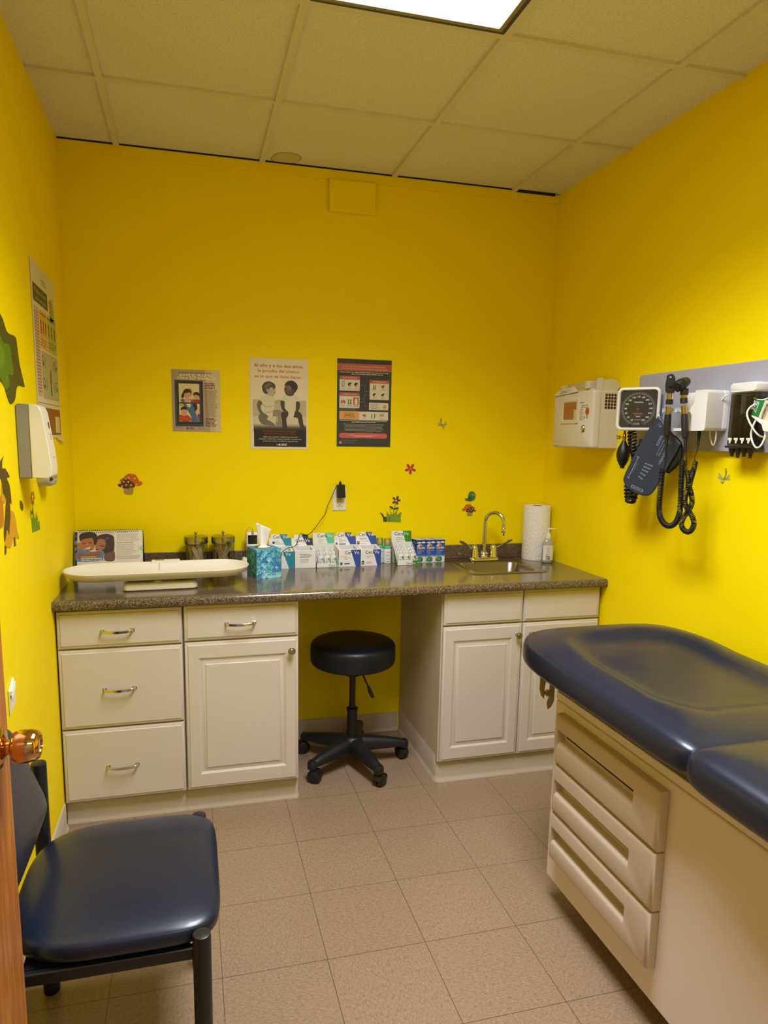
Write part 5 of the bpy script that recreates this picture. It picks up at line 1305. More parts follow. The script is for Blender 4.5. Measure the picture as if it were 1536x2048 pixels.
# steps that raise the rear rows
m = MB(CARD); m.box(1.076, 1.1735, -.108, -.045, CT + .0015, CT + .0133); tag(emit('carton_step', m, smooth=0), 'white card riser inside the mint display carton under its rear bottles', 'card riser')
m = MB(CARD); m.box(1.4715, 1.5695, -.116, -.0955, CT + .0015, CT + .0113); m.box(1.4715, 1.5695, -.0955, -.048, CT + .0015, CT + .0213); tag(emit('carton_step', m, smooth=0), 'white stepped card riser inside the green display carton under its rear bottles', 'card riser')
# foam pump bottles
def foam(x, y, label):
    t = thing('foam_pump_bottle', label, 'pump bottle', (x, y, CT), 'foam pump bottles')
    m = MB(mat('glossy_white_bottle', 'e8e8e6', .3)); m.lathe([(.0165, 0), (.019, .002), (.019, .070), (.0180, .073)], (x, y, CT), 32); emit('body', m, t, smooth=50)
    m = MB(mat('mint_collar', '4fb896', .4)); m.lathe([(.0185, .0735), (.0185, .082), (.0165, .088), (.012, .0905)], (x, y, CT), 32); emit('collar', m, t, smooth=50)
    m = MB(mat('cream_pump_head', 'e4e0c8', .4)); m.lathe([(.0075, .0905), (.0085, .100), (.0080, .112), (.005, .116), (0, .117)], (x, y, CT), 24); emit('pump', m, t, smooth=50)
    m = MB(CLEARW); m.lathe([(.0172, .0885), (.0172, .120), (.0155, .1225), (0, .123)], (x, y, CT), 32); emit('clear_cap', m, t, smooth=50)
    p = PR(None, F_back(x - .012, CT, y - .0193)); p.T('Cera', .014, .055, .007, INK, 2, al='C'); p.bars(.004, .020, .046, .0015, 3, .004, '9ca8a4'); p.Rr(.004, .026, .022, .028, '7cc4ac', 2); p.Rr(.004, .020, .022, .022, '7cc4ac', 2); p.Rr(.004, .009, .018, .0115, '5c6464', 2); emit('label', p, t, smooth=0)
foam(1.405, -.052, 'clear capped foam pump bottle with mint collar, partly behind the blue carton')
foam(1.437, -.075, 'clear capped foam pump bottle with mint collar, beside the green carton')
# allergy medicine boxes
def medbox(x, y, label):
    t = thing('medicine_box', label, 'medicine box', (x, y, CT), 'blue medicine boxes')
    w_, d_, h = .0495, .030, .112
    m = MB(mat('medicine_box_blue', '1f5cae', .35)); m.box(x - w_ / 2, x + w_ / 2, y - d_ / 2, y + d_ / 2, CT + .0005, CT + h)
    m.use(ink('d0c8b8')).box(x - w_ / 2 + .004, x + w_ / 2 - .004, y - d_ / 2 + .004, y + d_ / 2 - .004, CT + h, CT + h + .0005)
    p = PR(None, F_back(x - w_ / 2, CT, y - d_ / 2 - .0002))
    p.Rr(0, .088, w_, h, '123c84', 1); p.S([(.002, .099), (.014, .104), (.028, .100), (.016, .095)], 'd0d8e0', 2); p.S([(.024, .100), (.038, .105), (.048, .099), (.036, .096)], 'e8ecec', 2)
    p.E(.018, .088, .008, .007, 'd89c70', 2.4); p.E(.027, .086, .005, .006, 'c87c5c', 2.6); p.E(.011, .084, .006, .005, 'e8ccb0', 2.6)
    p.T('Claritin', w_ / 2, .068, .0115, 'f2f4f4', 3, wid=.040, bold=.015); p.Rr(.004, .061, .038, .0655, 'b8303c', 2.4); p.bars(.006, .040, .0565, .002, 1, .004, 'd0d8e4', var=0); p.bars(.006, .030, .049, .0016, 2, .0055, 'a8c0b0')
    p.Rr(0, .030, w_, .036, '6c8cc4', 2); p.Rr(0, 0, w_, .029, 'd8d8e0', 2)
    p.S([(.006, .004), (.030, .003), (.036, .014), (.030, .026), (.012, .027), (.003, .016)], '2c7848', 2.6); p.bars(.010, .028, .020, .0016, 3, .005, '9cc4a4', 3); p.S([(.036, .004), (.047, .004), (.046, .024), (.038, .026)], 'ecdcd8', 2.6)
    merge(m, p)
    p = PR(None, frame((x - w_ / 2 - .0002, y + d_ / 2, CT), (0, -1, 0), (0, 0, 1))); p.Rr(0, .088, d_, h, '123c84', 1); p.bars(.004, .026, .094, .004, 1, .01, 'c0c8d8', var=0); p.T('Claritin', d_ / 2, .07, .007, 'e8ecf0', 2, wid=.024); p.bars(.004, .026, .058, .0015, 6, .005, '9cb4dc'); p.Rr(0, 0, d_, .026, 'c8ccd8', 2); merge(m, p)
    emit('box', m, t, smooth=0)
xs3 = (1.609, 1.660, 1.7105)
for i, x in enumerate(xs3): medbox(x, -.072, ('front left', 'front middle', 'front right')[i] + ' blue medicine box in the cluster left of the sink')
for i, x in enumerate(xs3): medbox(x - .006, -.040, ('rear left', 'rear middle', 'rear right')[i] + ' blue medicine box in the cluster left of the sink')

# ------------------------------------------------------------------ paper towel roll, soap
t = thing('paper_towel_roll', 'white paper towel roll standing in the right corner of the counter', 'paper towels', (2.236, -.090, CT))
m = MB(mat('embossed_paper_towel', 'eeeae2', .85, bump=(95, .9, .004))); N = 72
def rr_(k):
    a = 2 * PI * k / N; d_ = math.degrees(a) % 360
    return .0685 + (.0028 * max(0, 1 - abs(d_ - 244) / 22) if d_ < 244 else 0)
L_ = []
for z, sc_ in ((.0008, .985), (.004, 1), (.14, 1.0), (.274, 1), (.279, .985)):
    L_.append(([(2.236 + rr_(k) * sc_ * math.cos(2 * PI * k / N), -.090 + rr_(k) * sc_ * math.sin(2 * PI * k / N)) for k in range(N)], CT + z))
L_.append(([(2.236 + .021 * math.cos(2 * PI * k / N), -.090 + .021 * math.sin(2 * PI * k / N)) for k in range(N)], CT + .2785))
L_.append(([(2.236 + .021 * math.cos(2 * PI * k / N), -.090 + .021 * math.sin(2 * PI * k / N)) for k in range(N)], CT + .2))
m.rings(L_, True, True); emit('roll', m, t, smooth=50)
m = MB(mat('brown_card_core', '8c6c4c', .8)); m.lathe([(.0195, .21), (.0195, .2795), (.0208, .2795), (.0208, .21)], (2.236, -.090, CT), 32); emit('core', m, t)
t = thing('hand_soap_bottle', 'clear pump bottle of hand soap with white label beside the towel roll', 'soap bottle', (2.246, -.200, CT))
sx, sy = 2.246, -.200
m = MB(mat('grey_translucent_soap', 'a8aaa4', .15, coat=.4)); m.rings([(ell(sx, sy, .026, .017, 32), CT + .001), (ell(sx, sy, .030, .020, 32), CT + .005), (ell(sx, sy, .030, .020, 32), CT + .098), (ell(sx, sy, .027, .018, 32), CT + .110), (ell(sx, sy, .016, .014, 32), CT + .121), (ell(sx, sy, .011, .011, 32), CT + .125)], True, True); emit('bottle_body', m, t, smooth=50)
m = MB(OFFW); m.lathe([(.0125, .124), (.0125, .144), (.0105, .147), (.0105, .152), (.004, .153), (.004, .170)], (sx, sy, CT), 24); m.tube([(sx - .006, sy + .002, CT + .172), (sx + .010, sy - .002, CT + .1735), (sx + .036, sy - .006, CT + .1705)], [.0052, .0045, .003], 12); emit('pump', m, t, smooth=50)
m = MB(ink('e6e2d8')); vs = []; fs = []
for k in range(17):
    a = math.radians(-160 + 140 * k / 16)
    for z in (.015, .090): vs.append((sx + .0304 * math.cos(a), sy + .0204 * math.sin(a), CT + z))
for k in range(16): fs.append((2 * k, 2 * k + 2, 2 * k + 3, 2 * k + 1))
m.add(vs, fs); p = PR(None, F_back(sx - .022, CT, sy - .0212)); p.bars(.004, .026, .080, .0014, 8, .0062, '9c988c', 1, var=.3); p.Rr(.012, .020, .024, .036, '3c3c5c', 2); p.Rr(.015, .024, .021, .032, 'd8d4cc', 3); p.bars(.002, .009, .042, .0018, 6, .0045, '5c5c68', 1); merge(m, p)
emit('label', m, t, smooth=50)

# ================================================================== ON THE RIGHT WALL
# ------------------------------------------------------------------ sharps cabinet
t = thing('sharps_cabinet', 'cream locking sharps disposal cabinet with amber window on the right wall', 'sharps bin', (2.245, -.47, 1.494))
m = MB(PUTTY, F_right(-.318, 1.494, W)); m.rings([rl2(0, 0, .312, .248, .006, .001), rl2(0, 0, .312, .248, .006, .098)], True, True); emit('body', m, t, smooth=40)
m = MB(PUTTY, F_right(-.304, 1.494, W)); m.rings([rl2(0, 0, .330, .250, .012, .099), rl2(0, 0, .330, .250, .012, .124), rl2(.003, .003, .327, .247, .011, .130), rl2(.009, .009, .321, .241, .010, .133)], True, True); dr = emit('door', m, t, smooth=50)
fr = F_right(-.304, 1.494, W - .133)
m = MB(PUTTY, fr); m.rings([rl2(.070, .108, .222, .218, .006, 0), rl2(.071, .109, .221, .217, .006, .004), rl2(.088, .122, .206, .206, .006, .0045), rl2(.092, .126, .202, .202, .006, .0008)], False); emit('window_frame', m, dr, smooth=40)
m = MB(mat('amber_plastic_window', 'a4683c', .25), fr); m.box(.092, .202, .126, .202, .0004, .0012); m.use(ink('c8b890')).box(.180, .202, .126, .170, .0013, .0016); emit('window_pane', m, dr, smooth=0)
m = MB(CHROME, fr); m.lathe([(.014, 0), (.014, .004), (.010, .010), (.004, .0125), (0, .0125)], (.268, .088, 0), 20); m.use(BLK).box(.262, .274, .072, .082, 0, .004); emit('lock', m, dr, smooth=50)
p = PR(None, fr); p.bars(.226, .258, .196, .004, 1, .01, '8c8468', 2, var=0); p.bars(.238, .292, .184, .004, 2, .008, '9c9474', 2); p.bars(.228, .262, .168, .0035, 7, .0075, 'a09878', 2)
p.E(.288, .160, .016, .018, 'd0601c', 2)
for a in (90, 210, 330): p.E(.288 + .006 * math.cos(math.radians(a)), .160 + .007 * math.sin(math.radians(a)), .0045, .005, '3c1c10', 3); p.E(.288 + .006 * math.cos(math.radians(a)), .160 + .007 * math.sin(math.radians(a)), .0022, .0026, 'd0601c', 3.5)
p.E(.268, .135, .006, .006, 'a09878', 2); p.E(.288, .135, .007, .007, '9c9474', 2); p.bars(.0, .07, .026, .0015, 2, .018, 'a09878', 1, var=.1)
emit('printed_marks', p, dr, smooth=0)
p = PR(None, frame((W - .094, -.6303, 1.494), (1, 0, 0), (0, 0, 1)))
for i in range(4):
    for j in range(5):
        x, y = .020 + i * .0145, .170 + j * .0135
        pts = [(x, y), (x + .0115, y), (x + .0115, y + .0108), (x, y + .0108)]
        if (i, j) in ((0, 0), (3, 0), (0, 4), (3, 4)):
            cx_ = 1 if i == 0 else 0; cy_ = 1 if j == 0 else 0
            pts = rrect(x, y, x + .0115, y + .0108, .003, 3)
        p.P(pts, '3a1c16', 1)
emit('vent_grid', p, t, smooth=0)
# bin lid standing out of the top
OY = lambda y: -y - .304
fr = F_right(-.304, 1.494, W)
m = MB(PUTTY, fr); m.box(.030, .290, .249, .258, .020, .110); m.box(.235, .262, .258, .292, .050, .120); m.box(.030, .055, .258, .284, .060, .120); emit('bin_top', m, t, bev=.004)
m = MB(mat('pale_yellow_flap', 'cbb47e', .45), fr); m.hull8([(.050, .262, .112), (.240, .266, .112), (.240, .266, .108), (.050, .262, .108), (.048, .290, .090), (.240, .296, .090), (.240, .296, .086), (.048, .290, .086)]); emit('drop_flap', m, t, bev=.001)
m = MB(ink('ddd6c4', .5), fr); m.hull8([(.0, .236, .139), (.215, .248, .139), (.215, .2475, .1375), (.0, .2355, .1375), (.010, .262, .120), (.150, .276, .120), (.150, .2755, .1185), (.010, .2615, .1185)])
p = PR(None, frame(fr @ Vector((.002, .238, .1396)), (0, -1, .055), (.6, 0, .8))); p.T('Contents', .088, .013, .0095, '3c3c38', 2, wid=.085); p.bars(.055, .115, .005, .003, 1, .01, '5c5c54', 2, var=0); merge(m, p); emit('front_tag', m, t, smooth=0)
m = MB(PUTTY, fr); hp = [(.285, .249)] + [(.285 + 0, .249)]
m = MB(PUTTY, frame((W - .100, -.604, 1.742), (1, 0, 0), (0, 0, 1))); m.prism([(.005, 0)] + [(.005 + .078 * (1 - math.cos(a)) / 1.0 * .62 + 0, .050 * math.sin(a) ** .6) for a in [PI * k / 14 for k in range(1, 14)]] + [(.088, 0)], 0, .020); m.box(.0, .014, .0, .052, -.006, .022); emit('end_cheek', m, t, bev=.002)

# ------------------------------------------------------------------ equipment board
t0 = thing('wall_board', 'long light grey equipment board screwed to the right wall', 'wall board', (2.30, -1.35, 1.497))
m = MB(BOARD, F_right(-.782, 1.497, W)); m.rings([rl2(0, 0, 1.20, .297, .012, .001), rl2(0, 0, 1.20, .297, .012, .018), rl2(.003, .003, 1.197, .294, .010, .021)], True, True); emit('panel', m, t0, smooth=40)
BX = W - .021                       # face of the board

def plane_pt(u, v, P0, n):
    d = CM @ Vector(((u - PX - 768) / FPX, -(v - PY - 1024) / FPX, -1)); n = Vector(n)
    return CAM + d * ((Vector(P0) - CAM).dot(n) / d.dot(n))
# ------------------------------------------------------------------ aneroid gauge
t = thing('blood_pressure_gauge', 'square white rimmed blood pressure dial gauge on a bracket', 'blood pressure gauge', (2.23, -.89, 1.57))
G0 = Vector((2.214, -.893, 1.654)); ga = math.radians(219)
gn = Vector((math.cos(ga), math.sin(ga), 0)); gx_ = Vector((0, 0, 1)).cross(gn)
fg = frame(G0, gx_, (0, 0, 1))
gw, gh = .164, .168
def gr(w_, h_, r, z): return (rrect(-w_ / 2, -h_ / 2, w_ / 2, h_ / 2, r, 8), z)
m = MB(WHITE, fg); m.rings([gr(gw - .05, gh - .04, .02, -.034), gr(gw - .01, gh - .008, .022, -.026), gr(gw, gh, .022, -.012), gr(gw, gh, .022, -.003), gr(gw - .004, gh - .004, .021, 0), gr(gw - .016, gh - .016, .016, .001), gr(gw - .022, gh - .022, .013, -.002), gr(gw - .024, gh - .024, .012, -.008)], False, True); emit('housing', m, t, smooth=50)
p = PR(mat('dial_black', '2c2d2c', .35), fg @ Matrix.Translation((0, 0, -.0075))); p.poly(rrect(-.0715, -.0735, .0715, .0735, .012), 0)
def dang(v): return math.radians(27 + (v - 20) * 306 / 280)
p.use(ink('6c6c68'))
for v in range(0, 302, 2):
    a = dang(v if v >= 20 else v) if v >= 10 else None
    if a is None: continue
    r0, r1 = (.0575, .0655) if v % 10 else (.0555, .0675)
    s_, c_ = -math.sin(a), -math.cos(a); w_ = .0005 if v % 10 else .0008
    p.poly([(s_ * r0 - c_ * w_, c_ * r0 + s_ * w_), (s_ * r1 - c_ * w_, c_ * r1 + s_ * w_), (s_ * r1 + c_ * w_, c_ * r1 - s_ * w_), (s_ * r0 + c_ * w_, c_ * r0 - s_ * w_)], LAY)
ri = [(-math.sin(dang(v)) * .0578, -math.cos(dang(v)) * .0578) for v in range(10, 311, 5)]; ro = [(x * 1.03, y * 1.03) for x, y in ri]
for i in range(len(ri) - 1): p.poly([ri[i], ri[i + 1], ro[i + 1], ro[i]], LAY * 1.4)
for v in range(20, 301, 20): p.T(str(v), -math.sin(dang(v)) * .0480, -math.cos(dang(v)) * .0480 - .003, .0064, 'd8d4c4', 2, bold=.01)
p.T('WelchAllyn', 0, .024, .0055, 'd8d4c4', 2, wid=.036, bold=.01); p.bars(-.016, .018, -.018, .0014, 1, .005, 'c4a49c', 2, var=0); p.bars(-.014, .018, -.024, .0014, 1, .005, 'a8a498', 2, var=0); p.bars(-.007, .010, -.031, .003, 1, .005, 'c8b4a4', 2, var=0); p.bars(-.012, .012, -.043, .002, 1, .005, 'a8a498', 2, var=.2); p.bars(-.014, .010, -.056, .0016, 2, .0045, 'b8b4a4', 2, var=.1)
emit('dial', p, t, smooth=0)
m = MB(mat('red_needle', 'b02c28', .4), fg @ Matrix.Translation((0, 0, -.0055))); m.prism([(-.0006, .006), (.0006, .006), (.0006, -.052), (-.0006, -.052)], 0, .0006); m.prism(ell(0, 0, .004), -.0003, .001); emit('needle', m, t)
m = MB(WHITE, fg); m.box(-.035, .035, -.04, .04, -.068, -.0345); emit('mounting_bracket', m, t, bev=.004)
# bulb with brass valve
XB = 2.205
bc = at(1246, 911, X=XB)
m = MB(RUB); m.lathe([(.0, -.052), (.0085, -.052), (.0085, -.044), (.012, -.040), (.022, -.020), (.0262, .000), (.0255, .016), (.020, .034), (.012, .048), (.0085, .056), (.007, .060)], tuple(bc), 32); bu = emit('squeeze_bulb', m, t, smooth=60)
m = MB(BRASS); m.lathe([(.0065, .058), (.0065, .086), (.0045, .088), (.0045, .112)], tuple(bc), 16); emit('valve', m, bu, smooth=50)
m = MB(CHROME); kx = bc + Vector((0, .006, .073)); m.tube([kx, kx + Vector((-.006, .012, 0)), kx + Vector((-.007, .014, 0)), kx + Vector((-.013, .024, 0))], [.003, .003, .008, .008], 14); emit('valve_knob', m, bu, smooth=50)
tp = bc + Vector((0, 0, .110)); m = MB(BLK); m.tube(cr([tuple(tp), (tp.x + .004, tp.y, tp.z + .01), (G0.x, G0.y + .02, 1.60)], 5), .003, 8); emit('bulb_tube', m, t)
pp = [tuple(at(u, v, X=XB + .012)) for u, v in [(1264, 850), (1264, 872), (1266, 893), (1271, 912), (1270, 928), (1262, 948), (1257, 972), (1258, 996), (1262, 1001), (1267, 990), (1270, 960), (1274, 930), (1280, 905), (1281, 890)]]
m = MB(RUB); m.coil(cr(pp, 10), .0135, .0135, .0050, 8, 14); m.tube([pp[-1], tuple(at(1281, 878, X=XB + .012))], .006, 10); emit('coiled_tube', m, t, smooth=80)
# cuff
CP0 = (2.150, -.99, 1.47); ca_ = math.radians(212); cn = (math.cos(ca_), math.sin(ca_), 0)
def cf(pts, off=0):
    o_ = []
    for u, v in pts: o_.append(plane_pt(u, v, Vector(CP0) + Vector(cn) * off, cn))
    return o_
cex = Vector((0, 0, 1)).cross(Vector(cn)); fc = frame(CP0, cex, (0, 0, 1)); fci = fc.inverted()
def c2(pts, off=0): return [((fci @ q_).x, (fci @ q_).y) for q_ in cf(pts, off)]
t = thing('blood_pressure_cuff', 'navy blood pressure cuff with white print hanging below the gauge', 'cuff', tuple(Vector(CP0) + Vector((0, 0, -.15))))
CUFF = mat('navy_cuff_nylon', '232e44', .42, bump=(700, .15, .0008))
m = MB(CUFF, fc)
outl = c2([(1316, 832), (1322, 838), (1332, 852), (1345, 868), (1361, 887), (1352, 906), (1340, 926), (1330, 945), (1321, 958), (1313, 972), (1305, 984), (1300, 989), (1294, 991.5), (1284, 991), (1270, 987), (1258, 979), (1250, 971), (1247, 964), (1246, 958), (1250, 946), (1258, 930), (1268, 910), (1280, 888), (1290, 870), (1300, 853)])
m.rings([([(x, y) for x, y in outl], -.010), ([(x, y) for x, y in outl], -.002)], False, True)
cxx = sum(x for x, y in outl) / len(outl); cyy = sum(y for x, y in outl) / len(outl); sc2 = [(cxx + (x - cxx) * .97, cyy + (y - cyy) * .97) for x, y in outl]
k_ = len(outl); m.add([(x, y, -.002) for x, y in outl] + [(x, y, 0) for x, y in sc2], [(i, (i + 1) % k_, (i + 1) % k_ + k_, i + k_) for i in range(k_)]); m.poly(sc2, 0.0)
q_ = PR(None, fc)
def lineq(a, b_, w_, col):
    (x0, y0), (x1, y1) = c2([a, b_]); d_ = Vector((x1 - x0, y1 - y0)).normalized() * w_; q_.P([(x0 - d_.y, y0 + d_.x), (x1 - d_.y, y1 + d_.x), (x1 + d_.y, y1 - d_.x), (x0 + d_.y, y0 - d_.x)], col, 1)
WH = '8c98ac'
lineq((1277, 914), (1257, 955), .0009, WH); lineq((1273, 912.5), (1279, 915.5), .0009, WH); lineq((1254, 953.5), (1259, 957), .0009, WH)
# capsule marks
def capsule(a, b_, w_, col, L=1):
    (x0, y0), (x1, y1) = c2([a, b_]); an = math.atan2(y1 - y0, x1 - x0); pts = []
    for k in range(9): th = an - PI / 2 + PI * k / 8; pts.append((x1 + w_ * math.cos(th), y1 + w_ * math.sin(th)))
    for k in range(9): th = an + PI / 2 + PI * k / 8; pts.append((x0 + w_ * math.cos(th), y0 + w_ * math.sin(th)))
    q_.P(pts, col, L)
capsule((1265, 973), (1283, 981), .0058, '8492a4'); capsule((1266, 973.4), (1282, 980.6), .0046, '26324a', 1.5); capsule((1323, 874), (1315, 889), .0042, '8492a4'); capsule((1323, 874.6), (1315.4, 888.4), .0032, '26324a', 1.5)
def rtext(s_, a, b_, h, col, L=2, bold=0):
    """lettering running from photo point a to b on the cuff"""
    (x0, y0), (x1, y1) = c2([a, b_]); an = math.atan2(y1 - y0, x1 - x0); old = q_.M
    q_.M = fc @ Matrix.Translation((x0, y0, 0)) @ Matrix.Rotation(an, 4, 'Z'); q_.T(s_, 0, -h / 2, h, col, L, al='L', wid=math.hypot(x1 - x0, y1 - y0), bold=bold); q_.M = old
rtext('REUSABLE', (1266.5, 973.6), (1281.5, 980.2), .0048, '8c98ac', 2.2); rtext('ADULT', (1322, 876), (1316, 887), .0040, '8c98ac', 2.2)
rtext('FlexiPort Reusable', (1333, 882), (1318, 912), .0042, WH); rtext('Blood Pressure Cuff', (1328, 880), (1313, 910), .0042, WH); rtext('WelchAllyn', (1335, 895), (1319, 929), .0085, WH)
rtext('25-34 cm', (1275.5, 926), (1265, 945), .0042, '6c7890')
for i, (u, v) in enumerate(((1300, 930), (1296, 936), (1292, 942), (1288, 949), (1283, 956))):
    capsule((u - 9 + i, v - 3), (u + 5 - i, v + 2), .0020, '8c98ac', 1.2); capsule((u - 8 + i, v - 2.6), (u + 4 - i, v + 1.5), .0010, '26324a', 1.6)
lineq((1322, 846), (1318, 853), .0006, '6c7890'); lineq((1319, 845), (1315, 852), .0006, '6c7890'); lineq((1323, 852), (1319, 854), .0012, WH); lineq((1342, 880), (1336, 886), .0010, '7c88a0'); lineq((1345, 884), (1339, 889), .0008, '7c88a0')
merge(m, q_); emit('front_flap', m, t, smooth=30)
m = MB(CUFF, fc @ Matrix.Translation((0, 0, -.022))); m.prism(c2([(1352, 872), (1362, 884), (1368, 900), (1366, 918), (1352, 936), (1337, 948), (1326, 942), (1318, 905), (1330, 865)], -.022), -.008, .0); emit('back_flap', m, t, bev=.003)
m = MB(RUB, fc @ Matrix.Translation((0, 0, -.011))); m.prism(c2([(1360, 889), (1364, 903), (1361, 917), (1350, 931), (1337, 943), (1331, 943), (1340, 925)], -.012), -.010, .0015); emit('inner_lining', m, t, bev=.002)
m = MB(WHITE); a_ = plane_pt(1322, 852, CP0, cn); m.tube(cr([tuple(a_ + Vector((.02, .01, 0))), tuple(plane_pt(1318, 832, (2.19, -.98, 1.5), cn)), tuple(at(1316, 820, X=BX - .012))], 5), .0028, 8); emit('hanging_loop', m, t)

# ------------------------------------------------------------------ diagnostic instrument transformer
t = thing('instrument_charger', 'white wall charger with cradle holding two black instrument handles', 'charger', (2.24, -1.2, 1.57))
fr = F_right(-1.098, 1.568, BX - .0006)
m = MB(WHITE, fr); m.rings([rl2(0, 0, .188, .138, .012, 0), rl2(0, 0, .188, .138, .012, .018), rl2(.004, .004, .184, .134, .012, .022)], True, True); emit('back_shell', m, t, smooth=50)
def arc(cx, cy, r, a0, a1, n=7): return [(cx + r * math.cos(math.radians(a0 + (a1 - a0) * k / n)), cy + r * math.sin(math.radians(a0 + (a1 - a0) * k / n))) for k in range(n + 1)]
E_ = [(.0, .066), (.0, .080), (.075, .080)] + arc(.100, .105, .025, -90, 0) + [(.126, .138)] + arc(.174, .126, .012, 90, 0, 4) + arc(.174, .012, .012, 0, -90, 4) + [(.010, .0), (.010, .010)] + [(.085, .010)] + arc(.098, .028, .018, -90, 0, 6) + arc(.098, .048, .018, 0, 90, 6)
m = MB(WHITE, fr); m.prism(E_, .0185, .088); emit('cradle_body', m, t, smooth=30)
m = MB(WHITE, fr); m.prism([(-.040, .068), (.012, .068), (.012, .080), (-.040, .080)], .070, .0878)
emit('cradle_arm', m, t, bev=.003)
m = MB(mat('pale_blue_insert', '9cbcdc', .4), fr)
for x in (-.026, .052): m.box(x - .016, x + .004, .0662, .0818, .069, .0895)
emit('blue_inserts', m, t, bev=.0015)
p = PR(None, fr @ Matrix.Translation((0, 0, .0222))); p.bars(.055, .085, .040, .003, 1, .01, '7c7c74', 1, var=0); emit('printed_mark', p, t, smooth=0)
XC = 2.180                           # plane the handles hang in
def P_(u, v, x=XC): return at(u, v, X=x)
def handle(name, label, cat, pts, colr_ring):
    """pts: photo points down the axis: head base, grip top, ring, grip, tail end"""
    t = thing(name, label, cat, tuple(P_(*pts[3])), None)
    a = [P_(*q_) for q_ in pts]
    m = MB(BLK); m.tube([a[0], a[1]], .0125, 20); m.tube([a[3], a[3].lerp(a[4], .3), a[3].lerp(a[4], .8), a[4]], [.0112, .0122, .0118, .0100], 20); m.tube([a[4], a[5]], [.0062, .0040], 12); hnd = emit('grip', m, t, smooth=60)
    m = MB(mat('brass_' + colr_ring, colr_ring, .22, 1)); m.tube([a[2], a[3]], .0102, 20); emit('contact_ring', m, t, smooth=60)
    return t, a
# left instrument
t, a = handle('ophthalmoscope', 'black boxy-headed eye instrument hanging left in the white cradle', 'ophthalmoscope', [(1339.5, 799), (1338.5, 809), (1337.5, 813), (1336, 829), (1333.5, 872), (1331, 925)], 'b8a888')
ax_ = (a[0] - a[1]).normalized()
m = MB(mat('neck_metal', 'c8b8a0', .2, 1)); m.tube([a[0], a[0] + Vector((0, 0, .022))], [.0110, .0105], 20); emit('neck', m, t, smooth=60)
hc = a[0] + Vector((0, 0, .022)); hf = frame(hc, Vector((.75, -.66, 0)), (0, 0, 1))
m = MB(BLK, hf); m.prism([(-.013, 0), (.012, .0), (.015, .010), (.0155, .036), (.011, .058), (.004, .067), (-.010, .066), (-.016, .060), (-.015, .050), (-.018, .034), (-.017, .010)], -.014, .014); hd_ = emit('head', m, t, bev=.003)
m = MB(RUB, hf); m.prism(ell(-.002, .030, .009), .0145, .019); m.use(LGREY).prism(ell(-.002, .055, .003), .0145, .016); emit('lens_wheel', m, hd_)
# right instrument
t, a = handle('otoscope', 'black ear instrument with angled barrel hanging right in the white cradle', 'otoscope', [(1367.5, 797), (1368, 806), (1367.5, 812), (1369, 829), (1370.5, 876), (1371, 905)], 'b89c60')
m = MB(mat('neck_metal_gold', 'b89c60', .22, 1)); m.tube([a[0], a[0] + Vector((0, 0, .012))], .0105, 20); emit('neck', m, t, smooth=60)
m = MB(BLK); m.tube([a[0] + Vector((0, 0, .012)), a[0] + Vector((0, 0, .034))], .0135, 20); hd_ = emit('collar', m, t, smooth=50)
b0, b1 = P_(1354, 774, XC - .030), P_(1374, 762, XC + .022)
m = MB(BLK); L_ = [b0.lerp(b1, f) for f in (0, .03, .25, .28, .55, .60, .9, 1)]; m.tube(L_, [.0165, .0185, .0185, .0205, .0205, .0185, .0165, .0140], 24); br_ = emit('barrel', m, t, smooth=50)
m = MB(RUB); m.tube([b0 + (b0 - b1).normalized() * .003, b0 + (b0 - b1).normalized() * .001], .0125, 20); emit('lens', m, br_)
# coiled cords
m = MB(RUB); q1 = [P_(*q_) for q_ in [(1331, 925), (1328, 936), (1325, 942)]]
m.tube(cr([tuple(x) for x in q1], 5), .0022, 8)
pp = [tuple(P_(*q_)) for q_ in [(1325, 938), (1323, 960), (1320.5, 985), (1318.5, 1010), (1320, 1032), (1328, 1047), (1340, 1052), (1352, 1044), (1359, 1026), (1361.5, 1000), (1362.5, 970), (1364, 940), (1365, 920)]]
m.coil(cr(pp, 10), .0088, .0054, .0021, 6, 10); m.tube(cr([pp[-1], tuple(P_(1367, 905, XC + .02)), tuple(P_(1372, 890, XC + .06)), tuple(P_(1374, 872, XC + .07))], 5), .0022, 8)
tag(emit('coiled_cord', m, smooth=80), 'black coiled cord hanging in one wide U loop from the left instrument', 'coiled cord', 'black coiled instrument cords')
m = MB(RUB); m.tube(cr([tuple(P_(*q_)) for q_ in [(1371, 905), (1373, 920), (1372, 932), (1374, 940)]], 5), .0022, 8)
pp = [tuple(P_(u, v, x)) for u, v, x in [(1374, 940, XC), (1377, 958, XC), (1376, 975, XC - .004), (1371, 992, XC - .008), (1370, 1006, XC - .008), (1376, 1020, XC - .006), (1385, 1034, XC), (1388, 1048, XC), (1383, 1060, XC), (1375, 1064, XC), (1366, 1058, XC), (1363, 1046, XC), (1369, 1032, XC + .004), (1378, 1020, XC + .010), (1384, 1005, XC + .012), (1383, 990, XC + .012), (1379, 975, XC + .014), (1382, 958, XC + .012), (1387, 940, XC + .006), (1391, 923, XC + .006)]]
m.coil(cr(pp, 9), .0078, .0056, .0020, 6, 10)
m.tube(cr([pp[-1], tuple(P_(1389, 916, XC + .006)), tuple(P_(1394, 903, XC + .03)), tuple(P_(1396, 890, XC + .05))], 5), .0016, 8); m.tube([tuple(P_(1396, 890, XC + .05)), tuple(P_(1399, 862, XC + .055))], [.0042, .0062], 12)
tag(emit('coiled_cord', m, smooth=80), 'black coiled cord twisted into a narrow figure of eight from the right instrument', 'coiled cord', 'black coiled instrument cords')
m = MB(WHITE)
